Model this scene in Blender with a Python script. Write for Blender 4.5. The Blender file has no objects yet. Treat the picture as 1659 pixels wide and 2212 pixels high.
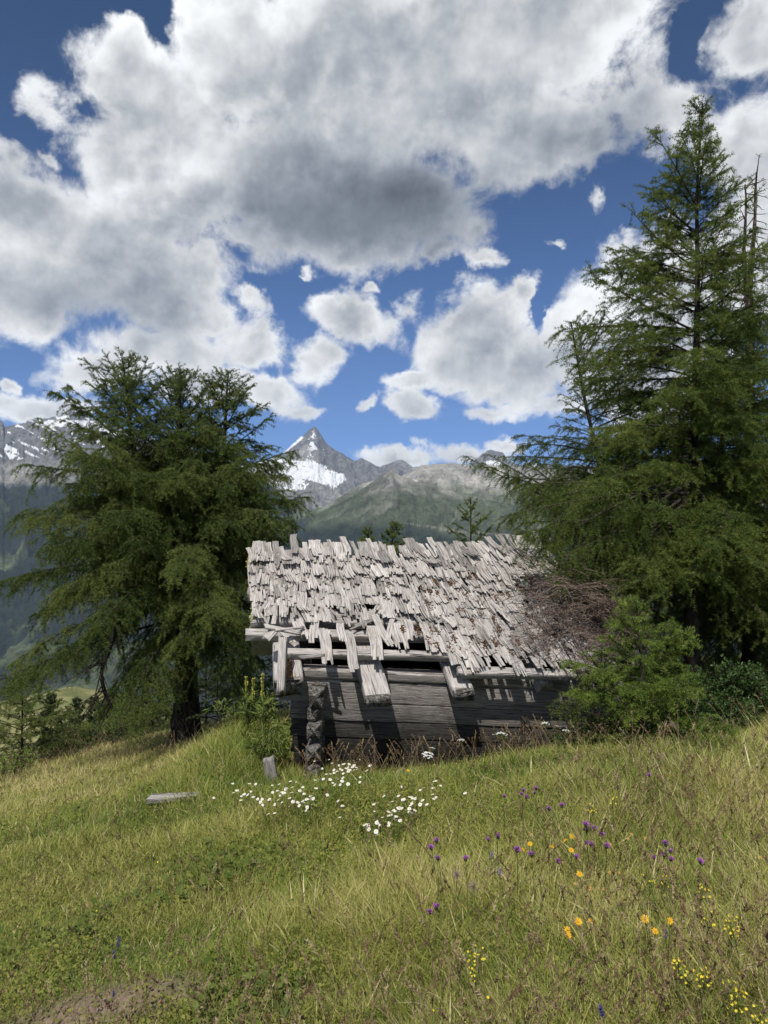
import bpy, math, random
import numpy as np
from mathutils import Vector, Matrix

# ------------------------------------------------------------------ camera, world, sun, exposure
sc = bpy.context.scene
COL = sc.collection
F = 1536.0                                # focal length in photo units (photo taken as 1659 x 2212)
CX, CY = 829.5, 1106.0
cam = bpy.data.cameras.new("camera")
cam.sensor_fit = 'VERTICAL'
cam.sensor_height = 36.0
cam.lens = 36.0 * F / 2212.0
cam.clip_start = 0.05
cam.clip_end = 90000
cob = bpy.data.objects.new("camera", cam)
COL.objects.link(cob)
cob.location = (0, 0, 0)
cob.rotation_euler = (math.radians(90), 0, 0)
sc.camera = cob

SUN_EL = math.radians(57.0)
SUN_AZ = math.radians(198.0)              # clockwise from +Y: behind the camera, a little to its left
SKY = 0.09
sun = bpy.data.lights.new("sun", 'SUN')
sun.energy = 4.3
sun.angle = math.radians(0.55)
sun.color = (1.0, 0.955, 0.89)
sob = bpy.data.objects.new("sun", sun)
COL.objects.link(sob)
sdir = Vector((math.cos(SUN_EL) * math.sin(SUN_AZ), math.cos(SUN_EL) * math.cos(SUN_AZ), math.sin(SUN_EL)))
sob.rotation_euler = sdir.to_track_quat('Z', 'Y').to_euler()
sob.location = (0, 0, 30)
sob['kind'] = 'structure'

sc.view_settings.view_transform = 'Standard'
sc.view_settings.look = 'None'
sc.view_settings.exposure = 0.22
sc.view_settings.gamma = 1.0
sc.view_settings.use_curve_mapping = False
sc.render.engine = 'CYCLES'
sc.cycles.max_bounces = 4
sc.cycles.diffuse_bounces = 2
sc.cycles.glossy_bounces = 2
sc.cycles.transmission_bounces = 3
sc.cycles.volume_bounces = 0
sc.cycles.transparent_max_bounces = 4
sc.cycles.sample_clamp_indirect = 4.0
sc.cycles.use_denoising = True


class NT:
    """small helper that writes node trees"""
    def __init__(s, tree):
        s.t = tree
        s.n = tree.nodes
        s.l = tree.links
        s.n.clear()

    def node(s, kind, **kw):
        n = s.n.new(kind)
        for k, v in kw.items():
            setattr(n, k, v)
        return n

    def put(s, sock, v):
        if v is None:
            return
        if isinstance(v, bpy.types.NodeSocket):
            s.l.new(v, sock)
        elif isinstance(v, (int, float)) and hasattr(sock.default_value, '__len__'):
            sock.default_value = [v] * len(sock.default_value)
        elif isinstance(v, (tuple, list)) and hasattr(sock.default_value, '__len__') and len(sock.default_value) == 4 and len(v) == 3:
            sock.default_value = (*v, 1.0)
        else:
            sock.default_value = v

    def math(s, op, a, b=None, c=None, clamp=False):
        n = s.node('ShaderNodeMath', operation=op, use_clamp=clamp)
        for i, v in enumerate((a, b, c)):
            s.put(n.inputs[i], v)
        return n.outputs[0]

    def vmath(s, op, a, b=None, scale=None):
        n = s.node('ShaderNodeVectorMath', operation=op)
        s.put(n.inputs[0], a)
        if b is not None:
            s.put(n.inputs[1], b)
        if scale is not None:
            s.put(n.inputs[3], scale)
        return n.outputs[1] if op in ('LENGTH', 'DOT_PRODUCT', 'DISTANCE') else n.outputs[0]

    def noise(s, vec, scale, detail=4, rough=0.5, dist=0.0, color=False):
        n = s.node('ShaderNodeTexNoise')
        s.put(n.inputs['Vector'], vec)
        s.put(n.inputs['Scale'], scale)
        s.put(n.inputs['Detail'], detail)
        s.put(n.inputs['Roughness'], rough)
        s.put(n.inputs['Distortion'], dist)
        return n.outputs['Color' if color else 'Fac']

    def smooth(s, v, a, b, lo=0.0, hi=1.0):
        n = s.node('ShaderNodeMapRange', interpolation_type='SMOOTHSTEP')
        s.put(n.inputs[0], v)
        for i, q in enumerate((a, b, lo, hi)):
            s.put(n.inputs[i + 1], q)
        return n.outputs[0]

    def lin(s, v, a, b, lo=0.0, hi=1.0):
        n = s.node('ShaderNodeMapRange')
        s.put(n.inputs[0], v)
        for i, q in enumerate((a, b, lo, hi)):
            s.put(n.inputs[i + 1], q)
        return n.outputs[0]

    def mix(s, fac, a, b, mode='MIX'):
        n = s.node('ShaderNodeMix', data_type='RGBA', blend_type=mode)
        s.put(n.inputs[0], fac)
        s.put(n.inputs[6], a)
        s.put(n.inputs[7], b)
        return n.outputs[2]

    def mapping(s, vec, loc=(0, 0, 0), rot=(0, 0, 0), scale=(1, 1, 1), kind='POINT'):
        n = s.node('ShaderNodeMapping', vector_type=kind)
        s.put(n.inputs[0], vec)
        n.inputs['Location'].default_value = loc
        n.inputs['Rotation'].default_value = rot
        n.inputs['Scale'].default_value = scale
        return n.outputs[0]


def azel(px, py):
    dx, dz = (px - CX) / F, (CY - py) / F
    return math.atan(dx), math.atan2(dz, math.sqrt(1 + dx * dx))


# clouds of the sky: (x, y, radius x, radius y, tilt in degrees, weight)
CLOUDS = [
    (300, 165, 140, 160, 0, 1.2), (520, 130, 190, 210, 0, 1.4), (760, 170, 320, 300, 0, 1.6), (1060, 110, 400, 260, 0, 1.6),
    (660, 400, 320, 190, 0, 1.6), (800, 440, 260, 150, 0, 1.5), (1170, 290, 260, 120, -8, 1.2), (275, 330, 140, 140, 0, 1.2),
    (140, 540, 300, 165, 0, 1.4), (330, 600, 230, 130, 0, 1.3), (110, 440, 170, 60, 0, 1.0), (20, 640, 200, 90, 0, 1.2), (440, 420, 120, 100, 0, 1.0), (330, 470, 160, 70, 0, 0.9), (430, 270, 130, 120, 0, 1.3), (310, 430, 110, 80, 0, 1.1),
    (85, 225, 40, 50, 15, 0.50), (112, 262, 40, 26, 0, 0.45), (30, 350, 50, 40, 0, 0.62), (107, 335, 26, 14, 20, 0.55),
    (1625, 310, 120, 120, 0, 1.1), (1610, 90, 110, 110, 0, 0.95), (1480, 215, 90, 100, 0, 0.5), (1390, 240, 80, 80, 0, 0.8),
    (1292, 412, 22, 44, 22, 0.75), (940, 545, 75, 36, 0, 0.85), (1050, 562, 42, 20, 0, 0.7), (870, 530, 90, 50, 0, 0.95),
    (430, 690, 120, 44, 0, 1.0), (545, 660, 75, 55, 50, 0.95), (545, 750, 125, 62, -8, 1.15), (230, 800, 150, 46, 0, 1.1),
    (330, 760, 200, 60, 0, 1.0), (470, 840, 150, 50, 0, 1.0), (600, 860, 70, 42, 15, 0.95), (80, 880, 140, 34, 0, 1.0),
    (25, 822, 24, 15, 0, 0.8), (765, 700, 112, 62, 12, 1.1), (695, 775, 56, 58, -20, 1.0), (640, 890, 60, 12, 0, 0.6),
    (1035, 700, 130, 100, -20, 1.3), (1040, 775, 140, 85, 10, 1.3), (905, 822, 70, 24, -6, 0.95), (1140, 625, 36, 52, 15, 1.1),
    (1120, 800, 130, 72, 0, 1.2), (1280, 740, 130, 150, 0, 1.4), (1440, 610, 170, 130, -22, 1.4), (1620, 560, 160, 150, 0, 1.4),
    (1420, 800, 200, 150, 0, 1.3), (905, 883, 74, 34, 0, 1.15), (790, 889, 34, 20, -35, 0.85), (1068, 886, 46, 18, 0, 0.62),
    (1210, 870, 60, 30, 0, 0.8), (870, 992, 135, 27, 0, 1.0), (1010, 985, 90, 22, 0, 0.75), (1100, 960, 60, 16, 0, 0.6),
    (895, 645, 40, 30, -10, 0.62), (800, 620, 18, 13, 0, 0.6), (1205, 523, 20, 10, 0, 0.55), (1340, 520, 40, 26, -10, 0.7),
    (420, 30, 60, 14, 0, 0.5), (640, 605, 22, 12, 0, 0.55),
]
# grey undersides: (x, y, radius x, radius y, tilt, strength)
GREY = [
    (800, 455, 330, 125, -4, 0.80), (660, 440, 260, 200, 0, 0.16), (1000, 400, 420, 130, -14, 0.34), (170, 650, 300, 80, 4, 0.50), (980, 210, 420, 130, -10, 0.14),
    (470, 300, 330, 70, 8, 0.16), (1000, 60, 330, 90, 0, 0.16), (350, 590, 260, 110, -15, 0.25), (1110, 790, 150, 60, 0, 0.26),
    (1390, 260, 170, 110, 0, 0.25), (1610, 60, 130, 120, 0, 0.25), (940, 545, 160, 50, 0, 0.26), (300, 480, 200, 50, 0, 0.16),
]
# blue gaps between cloud masses
GAPS = [(1168, 655, 20, 75, 8, 1.1), (335, 45, 60, 50, -30, 0.8), (270, 8, 130, 34, 0, 0.8), (1030, 560, 110, 90, -40, 0.0), (500, 645, 80, 34, 30, 0.42), (560, 612, 110, 22, 6, 0.5), (700, 640, 60, 30, 0, 0.35),
        (1480, 110, 50, 120, 12, 0.55), (1320, 395, 60, 40, 0, 0.6), (450, 405, 26, 22, 0, 0.0), (1230, 240, 40, 35, 0, 0.0), (480, 760, 30, 26, 0, 0.0)]

world = bpy.data.worlds.new("World")
sc.world = world
world.use_nodes = True
w = NT(world.node_tree)
out = w.node('ShaderNodeOutputWorld')
bg = w.node('ShaderNodeBackground')
w.l.new(bg.outputs[0], out.inputs[0])
sky = w.node('ShaderNodeTexSky', sky_type='NISHITA')
sky.sun_disc = False
sky.sun_elevation = SUN_EL
sky.sun_rotation = SUN_AZ
sky.altitude = 2000
sky.air_density = 1.0
sky.dust_density = 0.25
sky.ozone_density = 2.2
tc = w.node('ShaderNodeTexCoord')
D = tc.outputs['Generated']
sep = w.node('ShaderNodeSeparateXYZ')
w.l.new(D, sep.inputs[0])
az = w.math('ARCTAN2', sep.outputs[0], sep.outputs[1])
el = w.math('ARCSINE', sep.outputs[2])
comb = w.node('ShaderNodeCombineXYZ')
w.l.new(az, comb.inputs[0])
w.l.new(el, comb.inputs[1])
# bend the lookup so that cloud outlines billow
wv = w.vmath('SUBTRACT', w.noise(D, 9.0, 5, 0.55, color=True), (0.5, 0.5, 0.5))
wv2 = w.vmath('SUBTRACT', w.noise(D, 38.0, 5, 0.6, color=True), (0.5, 0.5, 0.5))
P = w.vmath('ADD', comb.outputs[0], w.vmath('ADD', w.vmath('MULTIPLY', wv, (0.075, 0.06, 0.0)), w.vmath('MULTIPLY', wv2, (0.035, 0.030, 0.0))))
psep = w.node('ShaderNodeSeparateXYZ')
w.l.new(P, psep.inputs[0])


def blob(spec, prev=None):
    """ellipse on the sky; prev (the chain so far) rides along in z, scaled to nothing, so the nodes are evaluated one after another"""
    x, y, rx, ry, tilt, wt = spec
    a, e = azel(x, y)
    ca, ce = math.cos(a) ** 2, math.cos(e) ** 2 * 0.9 + 0.1
    cb = w.node('ShaderNodeCombineXYZ')
    w.l.new(psep.outputs[0], cb.inputs[0])
    w.l.new(psep.outputs[1], cb.inputs[1])
    if prev is not None:
        w.l.new(prev, cb.inputs[2])
    m = w.mapping(cb.outputs[0], (a, e, 0), (0, 0, math.radians(-tilt)), (rx / F * ca, ry / F * ce, 1e6), 'TEXTURE')
    return m, wt


dens = None
for c in CLOUDS:
    m, wt = blob(c, dens)
    v = w.math('MULTIPLY_ADD', w.vmath('LENGTH', m), -wt, wt)
    if dens is None:
        dens = v
    else:
        dens = w.math('SMOOTH_MAX', dens, v, 0.25)
# clouds for the part of the sky behind the camera
back = w.math('MULTIPLY_ADD', w.noise(D, 2.6, 3, 0.5), 3.2, -1.62)
behind = w.smooth(w.math('ABSOLUTE', az), 0.75, 1.1)
high = w.smooth(el, 0.75, 0.95)
dens = w.math('MAXIMUM', dens, w.math('ADD', w.math('MULTIPLY_ADD', w.math('MAXIMUM', behind, high), 4.0, -4.0), back))
for g in GAPS:
    if g[5]:
        m, wt = blob(g, dens)
        dens = w.math('SUBTRACT', dens, w.math('MULTIPLY', w.math('SUBTRACT', 1.0, w.vmath('LENGTH', m), clamp=True), wt * 1.15))
dens = w.math('MINIMUM', dens, 0.9)
grey = w.math('MULTIPLY', dens, 0.0)
for c in GREY:
    m, wt = blob(c, grey)
    v = w.math('MULTIPLY', w.smooth(w.vmath('LENGTH', m), 1.35, 0.1), wt * 0.58)
    grey = w.math('ADD', grey, v)
fb = w.noise(D, 13.0, 9, 0.62, 0.25)
med = w.noise(D, 10.0, 4, 0.5)
med2 = w.noise(w.vmath('ADD', D, (-0.014, 0.0, 0.024)), 10.0, 4, 0.5)
fin = w.noise(D, 30.0, 4, 0.55)
fin2 = w.noise(w.vmath('ADD', D, (-0.005, 0.0, 0.008)), 30.0, 4, 0.55)
big = w.noise(D, 4.5, 3, 0.5)
big2 = w.noise(w.vmath('ADD', D, (-0.03, 0.0, 0.05)), 4.5, 3, 0.5)
d2 = w.math('ADD', dens, w.math('MULTIPLY_ADD', fb, 2.5, -1.27))
alpha = w.smooth(d2, -0.15, 0.44)
alpha = w.math('MULTIPLY', alpha, w.smooth(el, -0.02, 0.03))
grey = w.math('MULTIPLY', grey, w.math('MULTIPLY_ADD', med, 0.7, 0.65))
relief = w.math('ADD', w.math('MULTIPLY', w.math('SUBTRACT', med, med2), 0.95), w.math('ADD', w.math('MULTIPLY', w.math('SUBTRACT', big, big2), 1.1), w.math('MULTIPLY', w.math('SUBTRACT', fin, fin2), 0.35)))
lum = w.math('ADD', 0.55, relief)
lum = w.math('ADD', lum, w.math('MULTIPLY_ADD', fb, 0.22, -0.11))
lum = w.math('ADD', lum, w.math('MULTIPLY', w.smooth(d2, 1.0, 0.05), 0.30))
lum = w.math('SMOOTH_MIN', lum, 0.95, 0.2)
lum = w.math('SMOOTH_MAX', lum, 0.33, 0.2)
lum = w.math('MULTIPLY', lum, w.math('EXPONENT', w.math('MULTIPLY', grey, -1.9)))
tint = w.mix(w.smooth(lum, 0.1, 0.7), (0.82, 0.93, 1.09), (0.985, 1.0, 1.01))
cl = w.vmath('SCALE', tint, scale=w.math('MULTIPLY', lum, 1.0 / SKY))
grade = w.mix(w.smooth(el, 0.02, 0.26), (0.34, 0.53, 0.95), (0.42, 0.62, 0.90))
grade = w.mix(w.smooth(el, 0.2, 0.6), grade, (0.31, 0.49, 0.66))
skyc = w.vmath('MULTIPLY', sky.outputs[0], grade)
w.put(bg.inputs['Color'], w.mix(alpha, skyc, cl))
bg.inputs['Strength'].default_value = SKY

# ------------------------------------------------------------------ numpy helpers
rng = np.random.default_rng(7)


def _h(ix, iy, iz, seed):
    with np.errstate(over='ignore'):
        n = (ix.astype(np.uint32) * np.uint32(374761393) + iy.astype(np.uint32) * np.uint32(668265263)
             + iz.astype(np.uint32) * np.uint32(2147483647) + np.uint32(seed * 974711 + 12345))
        n = (n ^ (n >> np.uint32(13))) * np.uint32(1274126177)
        n = n ^ (n >> np.uint32(16))
    return n.astype(np.float64) / 2147483648.0 - 1.0


def vnoise(p, seed=0):
    p = np.asarray(p, float)
    i = np.floor(p).astype(np.int64)
    f = p - i
    f = f * f * f * (f * (f * 6 - 15) + 10)
    x, y, z = i[..., 0], i[..., 1], i[..., 2]
    fx, fy, fz = f[..., 0], f[..., 1], f[..., 2]
    r = 0
    for dx in (0, 1):
        for dy in (0, 1):
            for dz in (0, 1):
                wgt = (fx if dx else 1 - fx) * (fy if dy else 1 - fy) * (fz if dz else 1 - fz)
                r = r + wgt * _h(x + dx, y + dy, z + dz, seed)
    return r


def fbm(p, octv=4, seed=0, gain=0.5, ridged=False):
    p = np.asarray(p, float)
    a, s, tot = 1.0, 0.0, 0.0
    for k in range(octv):
        n = vnoise(p, seed + k * 17)
        if ridged:
            n = 1.0 - 2.0 * np.abs(n)
        s = s + a * n
        tot += a
        a *= gain
        p = p * 2.03 + 3.7
    return s / tot


def xyz(x, y, z=0.0):
    x, y = np.broadcast_arrays(np.asarray(x, float), np.asarray(y, float))
    return np.stack([x, y, np.zeros_like(x) + z], -1)


def ss(x, a, b):
    t = np.clip((np.asarray(x, float) - a) / (b - a), 0, 1)
    return t * t * (3 - 2 * t)


ORG = {}


def tag(o, label=None, cat=None, group=None, kind=None):
    for k, v in (('label', label), ('category', cat), ('group', group), ('kind', kind)):
        if v:
            o[k] = v
    return o


def thing(name, loc, label, cat, group=None):
    o = bpy.data.objects.new(name, None)
    o.empty_display_size = 0.1
    COL.objects.link(o)
    o.location = loc
    ORG[o.name] = np.array(loc, float)
    return tag(o, label, cat, group)


def mesh(name, V, faces, mat, parent=None, uv=None, attrs=None, flat=False):
    """faces: list of int arrays (m,3) / (m,4); uv is given per vertex; attrs: name -> per-vertex (n,) or (n,3)"""
    V = np.asarray(V, float)
    org = ORG[parent.name] if parent is not None else np.zeros(3)
    V = V - org
    faces = [np.asarray(f, np.int32) for f in faces if len(f)]
    me = bpy.data.meshes.new(name)
    me.vertices.add(len(V))
    me.vertices.foreach_set('co', V.astype(np.float32).ravel())
    loops = np.concatenate([f.ravel() for f in faces])
    sizes = np.concatenate([np.full(len(f), f.shape[1], np.int32) for f in faces])
    starts = np.concatenate([[0], np.cumsum(sizes)[:-1]]).astype(np.int32)
    me.loops.add(len(loops))
    me.loops.foreach_set('vertex_index', loops)
    me.polygons.add(len(sizes))
    me.polygons.foreach_set('loop_start', starts)
    if uv is not None:
        lay = me.uv_layers.new(name='UVMap')
        lay.data.foreach_set('uv', np.asarray(uv, np.float32)[loops].ravel())
    me.update(calc_edges=True)
    for k, a in (attrs or {}).items():
        a = np.asarray(a, np.float32)
        if a.ndim == 1:
            me.attributes.new(k, 'FLOAT', 'POINT').data.foreach_set('value', a)
        else:
            c4 = np.ones((len(a), 4), np.float32)
            c4[:, :3] = a
            me.attributes.new(k, 'FLOAT_COLOR', 'POINT').data.foreach_set('color', c4.ravel())
    me.polygons.foreach_set('use_smooth', np.full(len(sizes), not flat, bool))
    if mat:
        me.materials.append(mat)
    o = bpy.data.objects.new(name, me)
    COL.objects.link(o)
    if parent is not None:
        o.parent = parent
    ORG[o.name] = org
    return o


class Acc:
    """collects pieces into one mesh"""
    def __init__(s):
        s.V, s.F3, s.F4, s.U, s.A = [], [], [], [], {}
        s.n = 0

    def add(s, V, f4=None, f3=None, uv=None, **attrs):
        V = np.asarray(V, float)
        s.V.append(V)
        if f4 is not None and len(f4):
            s.F4.append(np.asarray(f4) + s.n)
        if f3 is not None and len(f3):
            s.F3.append(np.asarray(f3) + s.n)
        s.U.append(np.zeros((len(V), 2)) if uv is None else uv)
        for k, a in attrs.items():
            a = np.asarray(a, float)
            s.A.setdefault(k, []).append(np.full(len(V), a) if a.ndim == 0 else (np.tile(a, (len(V), 1)) if a.ndim == 1 and len(a) == 3 and len(V) != 3 else a))
        s.n += len(V)

    def build(s, name, mat, parent=None, flat=False):
        fs = []
        if s.F4:
            fs.append(np.concatenate(s.F4))
        if s.F3:
            fs.append(np.concatenate(s.F3))
        return mesh(name, np.concatenate(s.V), fs, mat, parent, np.concatenate(s.U), {k: np.concatenate(v) for k, v in s.A.items()}, flat)


def grid_faces(nr, nc, closed=False):
    r = np.arange(nr - 1)[:, None]
    c = np.arange(nc if closed else nc - 1)[None, :]
    c2 = (c + 1) % nc
    return np.stack([r * nc + c, r * nc + c2, (r + 1) * nc + c2, (r + 1) * nc + c], -1).reshape(-1, 4)


def unproj(px, py, y):
    return np.array([(px - CX) / F * y, y, (CY - py) / F * y])


def polyline(pts, n):
    """smooth resample of a polyline"""
    pts = np.asarray(pts, float)
    d = np.concatenate([[0], np.cumsum(np.linalg.norm(np.diff(pts, axis=0), axis=1))])
    t = np.linspace(0, d[-1], n)
    p = np.stack([np.interp(t, d, pts[:, k]) for k in range(pts.shape[1])], -1)
    for _ in range(max(2, n // 12)):
        p[1:-1] = (p[:-2] + 2 * p[1:-1] + p[2:]) / 4
    return p


def tube(acc, pts, rad, sides=8, rough=0.0, seed=0, cap=True, **attrs):
    pts = np.asarray(pts, float)
    n = len(pts)
    rad = np.broadcast_to(rad, (n,))
    tan = np.gradient(pts, axis=0)
    tan /= np.linalg.norm(tan, axis=1)[:, None] + 1e-9
    ref = np.array([0.31, 0.95, 0.05]) if abs(tan[0, 2]) > 0.5 else np.array([0.05, 0.1, 1.0])
    e1 = np.cross(tan, ref)
    e1 /= np.linalg.norm(e1, axis=1)[:, None] + 1e-9
    e2 = np.cross(tan, e1)
    a = np.linspace(0, 2 * np.pi, sides, endpoint=False)
    V = pts[:, None, :] + rad[:, None, None] * (np.cos(a)[None, :, None] * e1[:, None, :] + np.sin(a)[None, :, None] * e2[:, None, :])
    if rough:
        nn = fbm(V * 9.0, 3, seed) + 0.5 * fbm(V * np.array([30, 30, 8.0]), 2, seed + 5)
        V = V + (V - pts[:, None, :]) * (rough * nn)[..., None]
    L = np.concatenate([[0], np.cumsum(np.linalg.norm(np.diff(pts, axis=0), axis=1))])
    uv = np.stack(np.broadcast_arrays(a[None, :] * np.mean(rad), L[:, None]), -1).reshape(-1, 2)
    V = V.reshape(-1, 3)
    f4 = grid_faces(n, sides, True)
    f3 = None
    if cap:
        V = np.concatenate([V, pts[:1], pts[-1:]])
        uv = np.concatenate([uv, uv[:1], uv[-1:]])
        k = np.arange(sides)
        k2 = (k + 1) % sides
        b = (n - 1) * sides
        f3 = np.concatenate([np.stack([k2, k, np.full(sides, n * sides)], -1), np.stack([b + k, b + k2, np.full(sides, n * sides + 1)], -1)])
    acc.add(V, f4, f3, uv, **attrs)


# ------------------------------------------------------------------ materials
def newmat(name):
    m = bpy.data.materials.new(name)
    m.use_nodes = True
    return m, NT(m.node_tree)


def finish(t, shader, disp=None):
    o = t.node('ShaderNodeOutputMaterial')
    t.l.new(shader, o.inputs[0])


def pbsdf(t, color, rough=0.8, normal=None, spec=0.3):
    b = t.node('ShaderNodeBsdfPrincipled')
    t.put(b.inputs['Base Color'], color)
    t.put(b.inputs['Roughness'], rough)
    t.put(b.inputs['Specular IOR Level'], spec)
    if normal is not None:
        t.put(b.inputs['Normal'], normal)
    return b.outputs[0]


def bump(t, h, dist=0.01, strength=1.0):
    b = t.node('ShaderNodeBump')
    b.inputs['Strength'].default_value = strength
    b.inputs['Distance'].default_value = dist
    t.put(b.inputs['Height'], h)
    return b.outputs[0]


def attr(t, name, out='Fac'):
    a = t.node('ShaderNodeAttribute', attribute_name=name)
    return a.outputs[out]


def wood_mat(name, dark, light, stain=(0.2, 0.12, 0.07), stain_amt=0.3, bumpd=0.006, crack=0.5):
    m, t = newmat(name)
    uv = t.node('ShaderNodeUVMap').outputs[0]
    obj = t.node('ShaderNodeTexCoord').outputs['Object']
    g1 = t.noise(t.mapping(uv, scale=(1, 0.05, 1)), 130.0, 6, 0.65, 0.4)
    g2 = t.noise(t.mapping(uv, scale=(1, 0.09, 1)), 45.0, 5, 0.6, 1.2)
    cr = t.smooth(t.noise(t.mapping(uv, scale=(1, 0.045, 1)), 60.0, 3, 0.55, 0.7), 0.40, 0.33)
    tone = attr(t, 'tone')
    base = t.mix(t.smooth(t.math('MULTIPLY_ADD', g1, 0.55, t.math('MULTIPLY', g2, 0.45)), 0.32, 0.66), dark, light)
    blot = t.noise(obj, 5.0, 6, 0.6)
    base = t.mix(t.math('MULTIPLY', t.smooth(blot, 0.5, 0.75), stain_amt), base, stain)
    sp = t.smooth(t.noise(obj, 60.0, 3, 0.6), 0.6, 0.75)
    base = t.mix(t.math('MULTIPLY', sp, 0.35), base, tuple(c * 0.45 for c in light))
    base = t.mix(t.math('MULTIPLY', cr, crack), base, tuple(c * 0.14 for c in light))
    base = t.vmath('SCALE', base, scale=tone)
    h = t.math('SUBTRACT', t.math('MULTIPLY_ADD', g1, 0.6, t.math('MULTIPLY', g2, 0.9)), t.math('MULTIPLY', cr, 0.9))
    finish(t, pbsdf(t, base, 0.88, bump(t, h, bumpd), 0.15))
    return m


M_SHINGLE = wood_mat('weathered_shingle_wood', (0.235, 0.215, 0.195), (0.565, 0.53, 0.495), (0.27, 0.22, 0.175), 0.5, 0.005, 0.7)
M_BEAM = wood_mat('weathered_beam_wood', (0.22, 0.20, 0.185), (0.50, 0.47, 0.44), (0.22, 0.17, 0.13), 0.3, 0.010, 0.8)
M_LOG = wood_mat('dark_log_wood', (0.040, 0.035, 0.031), (0.185, 0.172, 0.160), (0.05, 0.042, 0.037), 0.5, 0.012, 0.85)

m, t = newmat('rotten_log_end')
ob = t.node('ShaderNodeTexCoord').outputs['Object']
n1 = t.noise(ob, 32.0, 6, 0.7)
vor = t.node('ShaderNodeTexVoronoi')
t.put(vor.inputs['Vector'], ob)
vor.inputs['Scale'].default_value = 60
c = t.mix(t.smooth(n1, 0.34, 0.70), (0.045, 0.041, 0.036), (0.30, 0.285, 0.26))
c = t.mix(t.math('MULTIPLY', t.smooth(t.noise(ob, 9.0, 3), 0.55, 0.7), 0.7), c, (0.05, 0.04, 0.03))
finish(t, pbsdf(t, c, 0.95, bump(t, t.math('ADD', n1, t.math('MULTIPLY', vor.outputs[0], 0.4)), 0.03), 0.05))
M_ROT = m

m, t = newmat('red_rot_wood')
ob = t.node('ShaderNodeTexCoord').outputs['Object']
n1 = t.noise(ob, 45.0, 6, 0.7)
c = t.mix(t.smooth(n1, 0.38, 0.62), (0.06, 0.032, 0.02), (0.30, 0.16, 0.09))
finish(t, pbsdf(t, c, 0.95, bump(t, n1, 0.02), 0.05))
M_REDROT = m


def leaf_mat(name, cols, trans=0.35, rough=0.55, spec=0.25):
    """cols: colour stops over the per-vertex attribute 'var'"""
    m, t = newmat(name)
    r = t.node('ShaderNodeValToRGB')
    els = r.color_ramp.elements
    while len(els) < len(cols):
        els.new(0.5)
    for i, c in enumerate(cols):
        els[i].position = i / (len(cols) - 1)
        els[i].color = (*c, 1)
    t.put(r.inputs[0], attr(t, 'var'))
    tr = t.node('ShaderNodeBsdfTranslucent')
    t.put(tr.inputs[0], r.outputs[0])
    b = pbsdf(t, r.outputs[0], rough, None, spec)
    mx = t.node('ShaderNodeMixShader')
    mx.inputs[0].default_value = trans
    t.l.new(b, mx.inputs[1])
    t.l.new(tr.outputs[0], mx.inputs[2])
    finish(t, mx.outputs[0])
    return m


M_LARCH = leaf_mat('larch_needles', [(0.055, 0.094, 0.019), (0.118, 0.168, 0.032), (0.225, 0.265, 0.062)], 0.42)
M_LARCH_DK = leaf_mat('old_larch_needles', [(0.047, 0.081, 0.019), (0.104, 0.148, 0.033), (0.215, 0.25, 0.066)], 0.42)
M_YOUNG = leaf_mat('young_larch_needles', [(0.085, 0.145, 0.024), (0.16, 0.235, 0.038), (0.27, 0.335, 0.07)], 0.42)
M_FAR = leaf_mat('far_conifer_needles', [(0.020, 0.036, 0.014), (0.034, 0.056, 0.020), (0.060, 0.086, 0.030)])
M_SHRUB = leaf_mat('shrub_leaves', [(0.030, 0.062, 0.016), (0.055, 0.105, 0.024), (0.10, 0.16, 0.040)], 0.3, 0.45, 0.35)
M_HERB = leaf_mat('herb_leaves', [(0.10, 0.155, 0.032), (0.17, 0.235, 0.05), (0.27, 0.315, 0.09)], 0.4)
M_GRASS = leaf_mat('meadow_grass', [(0.098, 0.170, 0.028), (0.222, 0.275, 0.052), (0.40, 0.395, 0.105), (0.58, 0.50, 0.23), (0.70, 0.60, 0.37)], 0.35, 0.6)
M_DRY = leaf_mat('dry_seed_grass', [(0.13, 0.075, 0.045), (0.28, 0.20, 0.11), (0.48, 0.39, 0.22)], 0.3, 0.7)
M_COVER = leaf_mat('clover_leaves', [(0.08, 0.12, 0.02), (0.17, 0.195, 0.036), (0.30, 0.28, 0.06)], 0.35, 0.6)


def plain(name, col, rough=0.7, trans=0.0, var=0.25, scale=30):
    m, t = newmat(name)
    ob = t.node('ShaderNodeTexCoord').outputs['Object']
    c = t.mix(t.smooth(t.noise(ob, scale, 4, 0.6), 0.3, 0.7), tuple(x * (1 - var) for x in col), tuple(min(1, x * (1 + var)) for x in col))
    b = pbsdf(t, c, rough, None, 0.2)
    if trans:
        tr = t.node('ShaderNodeBsdfTranslucent')
        t.put(tr.inputs[0], c)
        mx = t.node('ShaderNodeMixShader')
        mx.inputs[0].default_value = trans
        t.l.new(b, mx.inputs[1])
        t.l.new(tr.outputs[0], mx.inputs[2])
        b = mx.outputs[0]
    finish(t, b)
    return m


def bark_mat(name, a, b_, sc_=14):
    m, t = newmat(name)
    ob = t.node('ShaderNodeTexCoord').outputs['Object']
    v = t.mapping(ob, scale=(1, 1, 0.28))
    n1 = t.noise(v, sc_, 6, 0.65, 0.8)
    c = t.mix(t.smooth(n1, 0.35, 0.65), a, b_)
    finish(t, pbsdf(t, c, 0.92, bump(t, n1, 0.04), 0.1))
    return m


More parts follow.
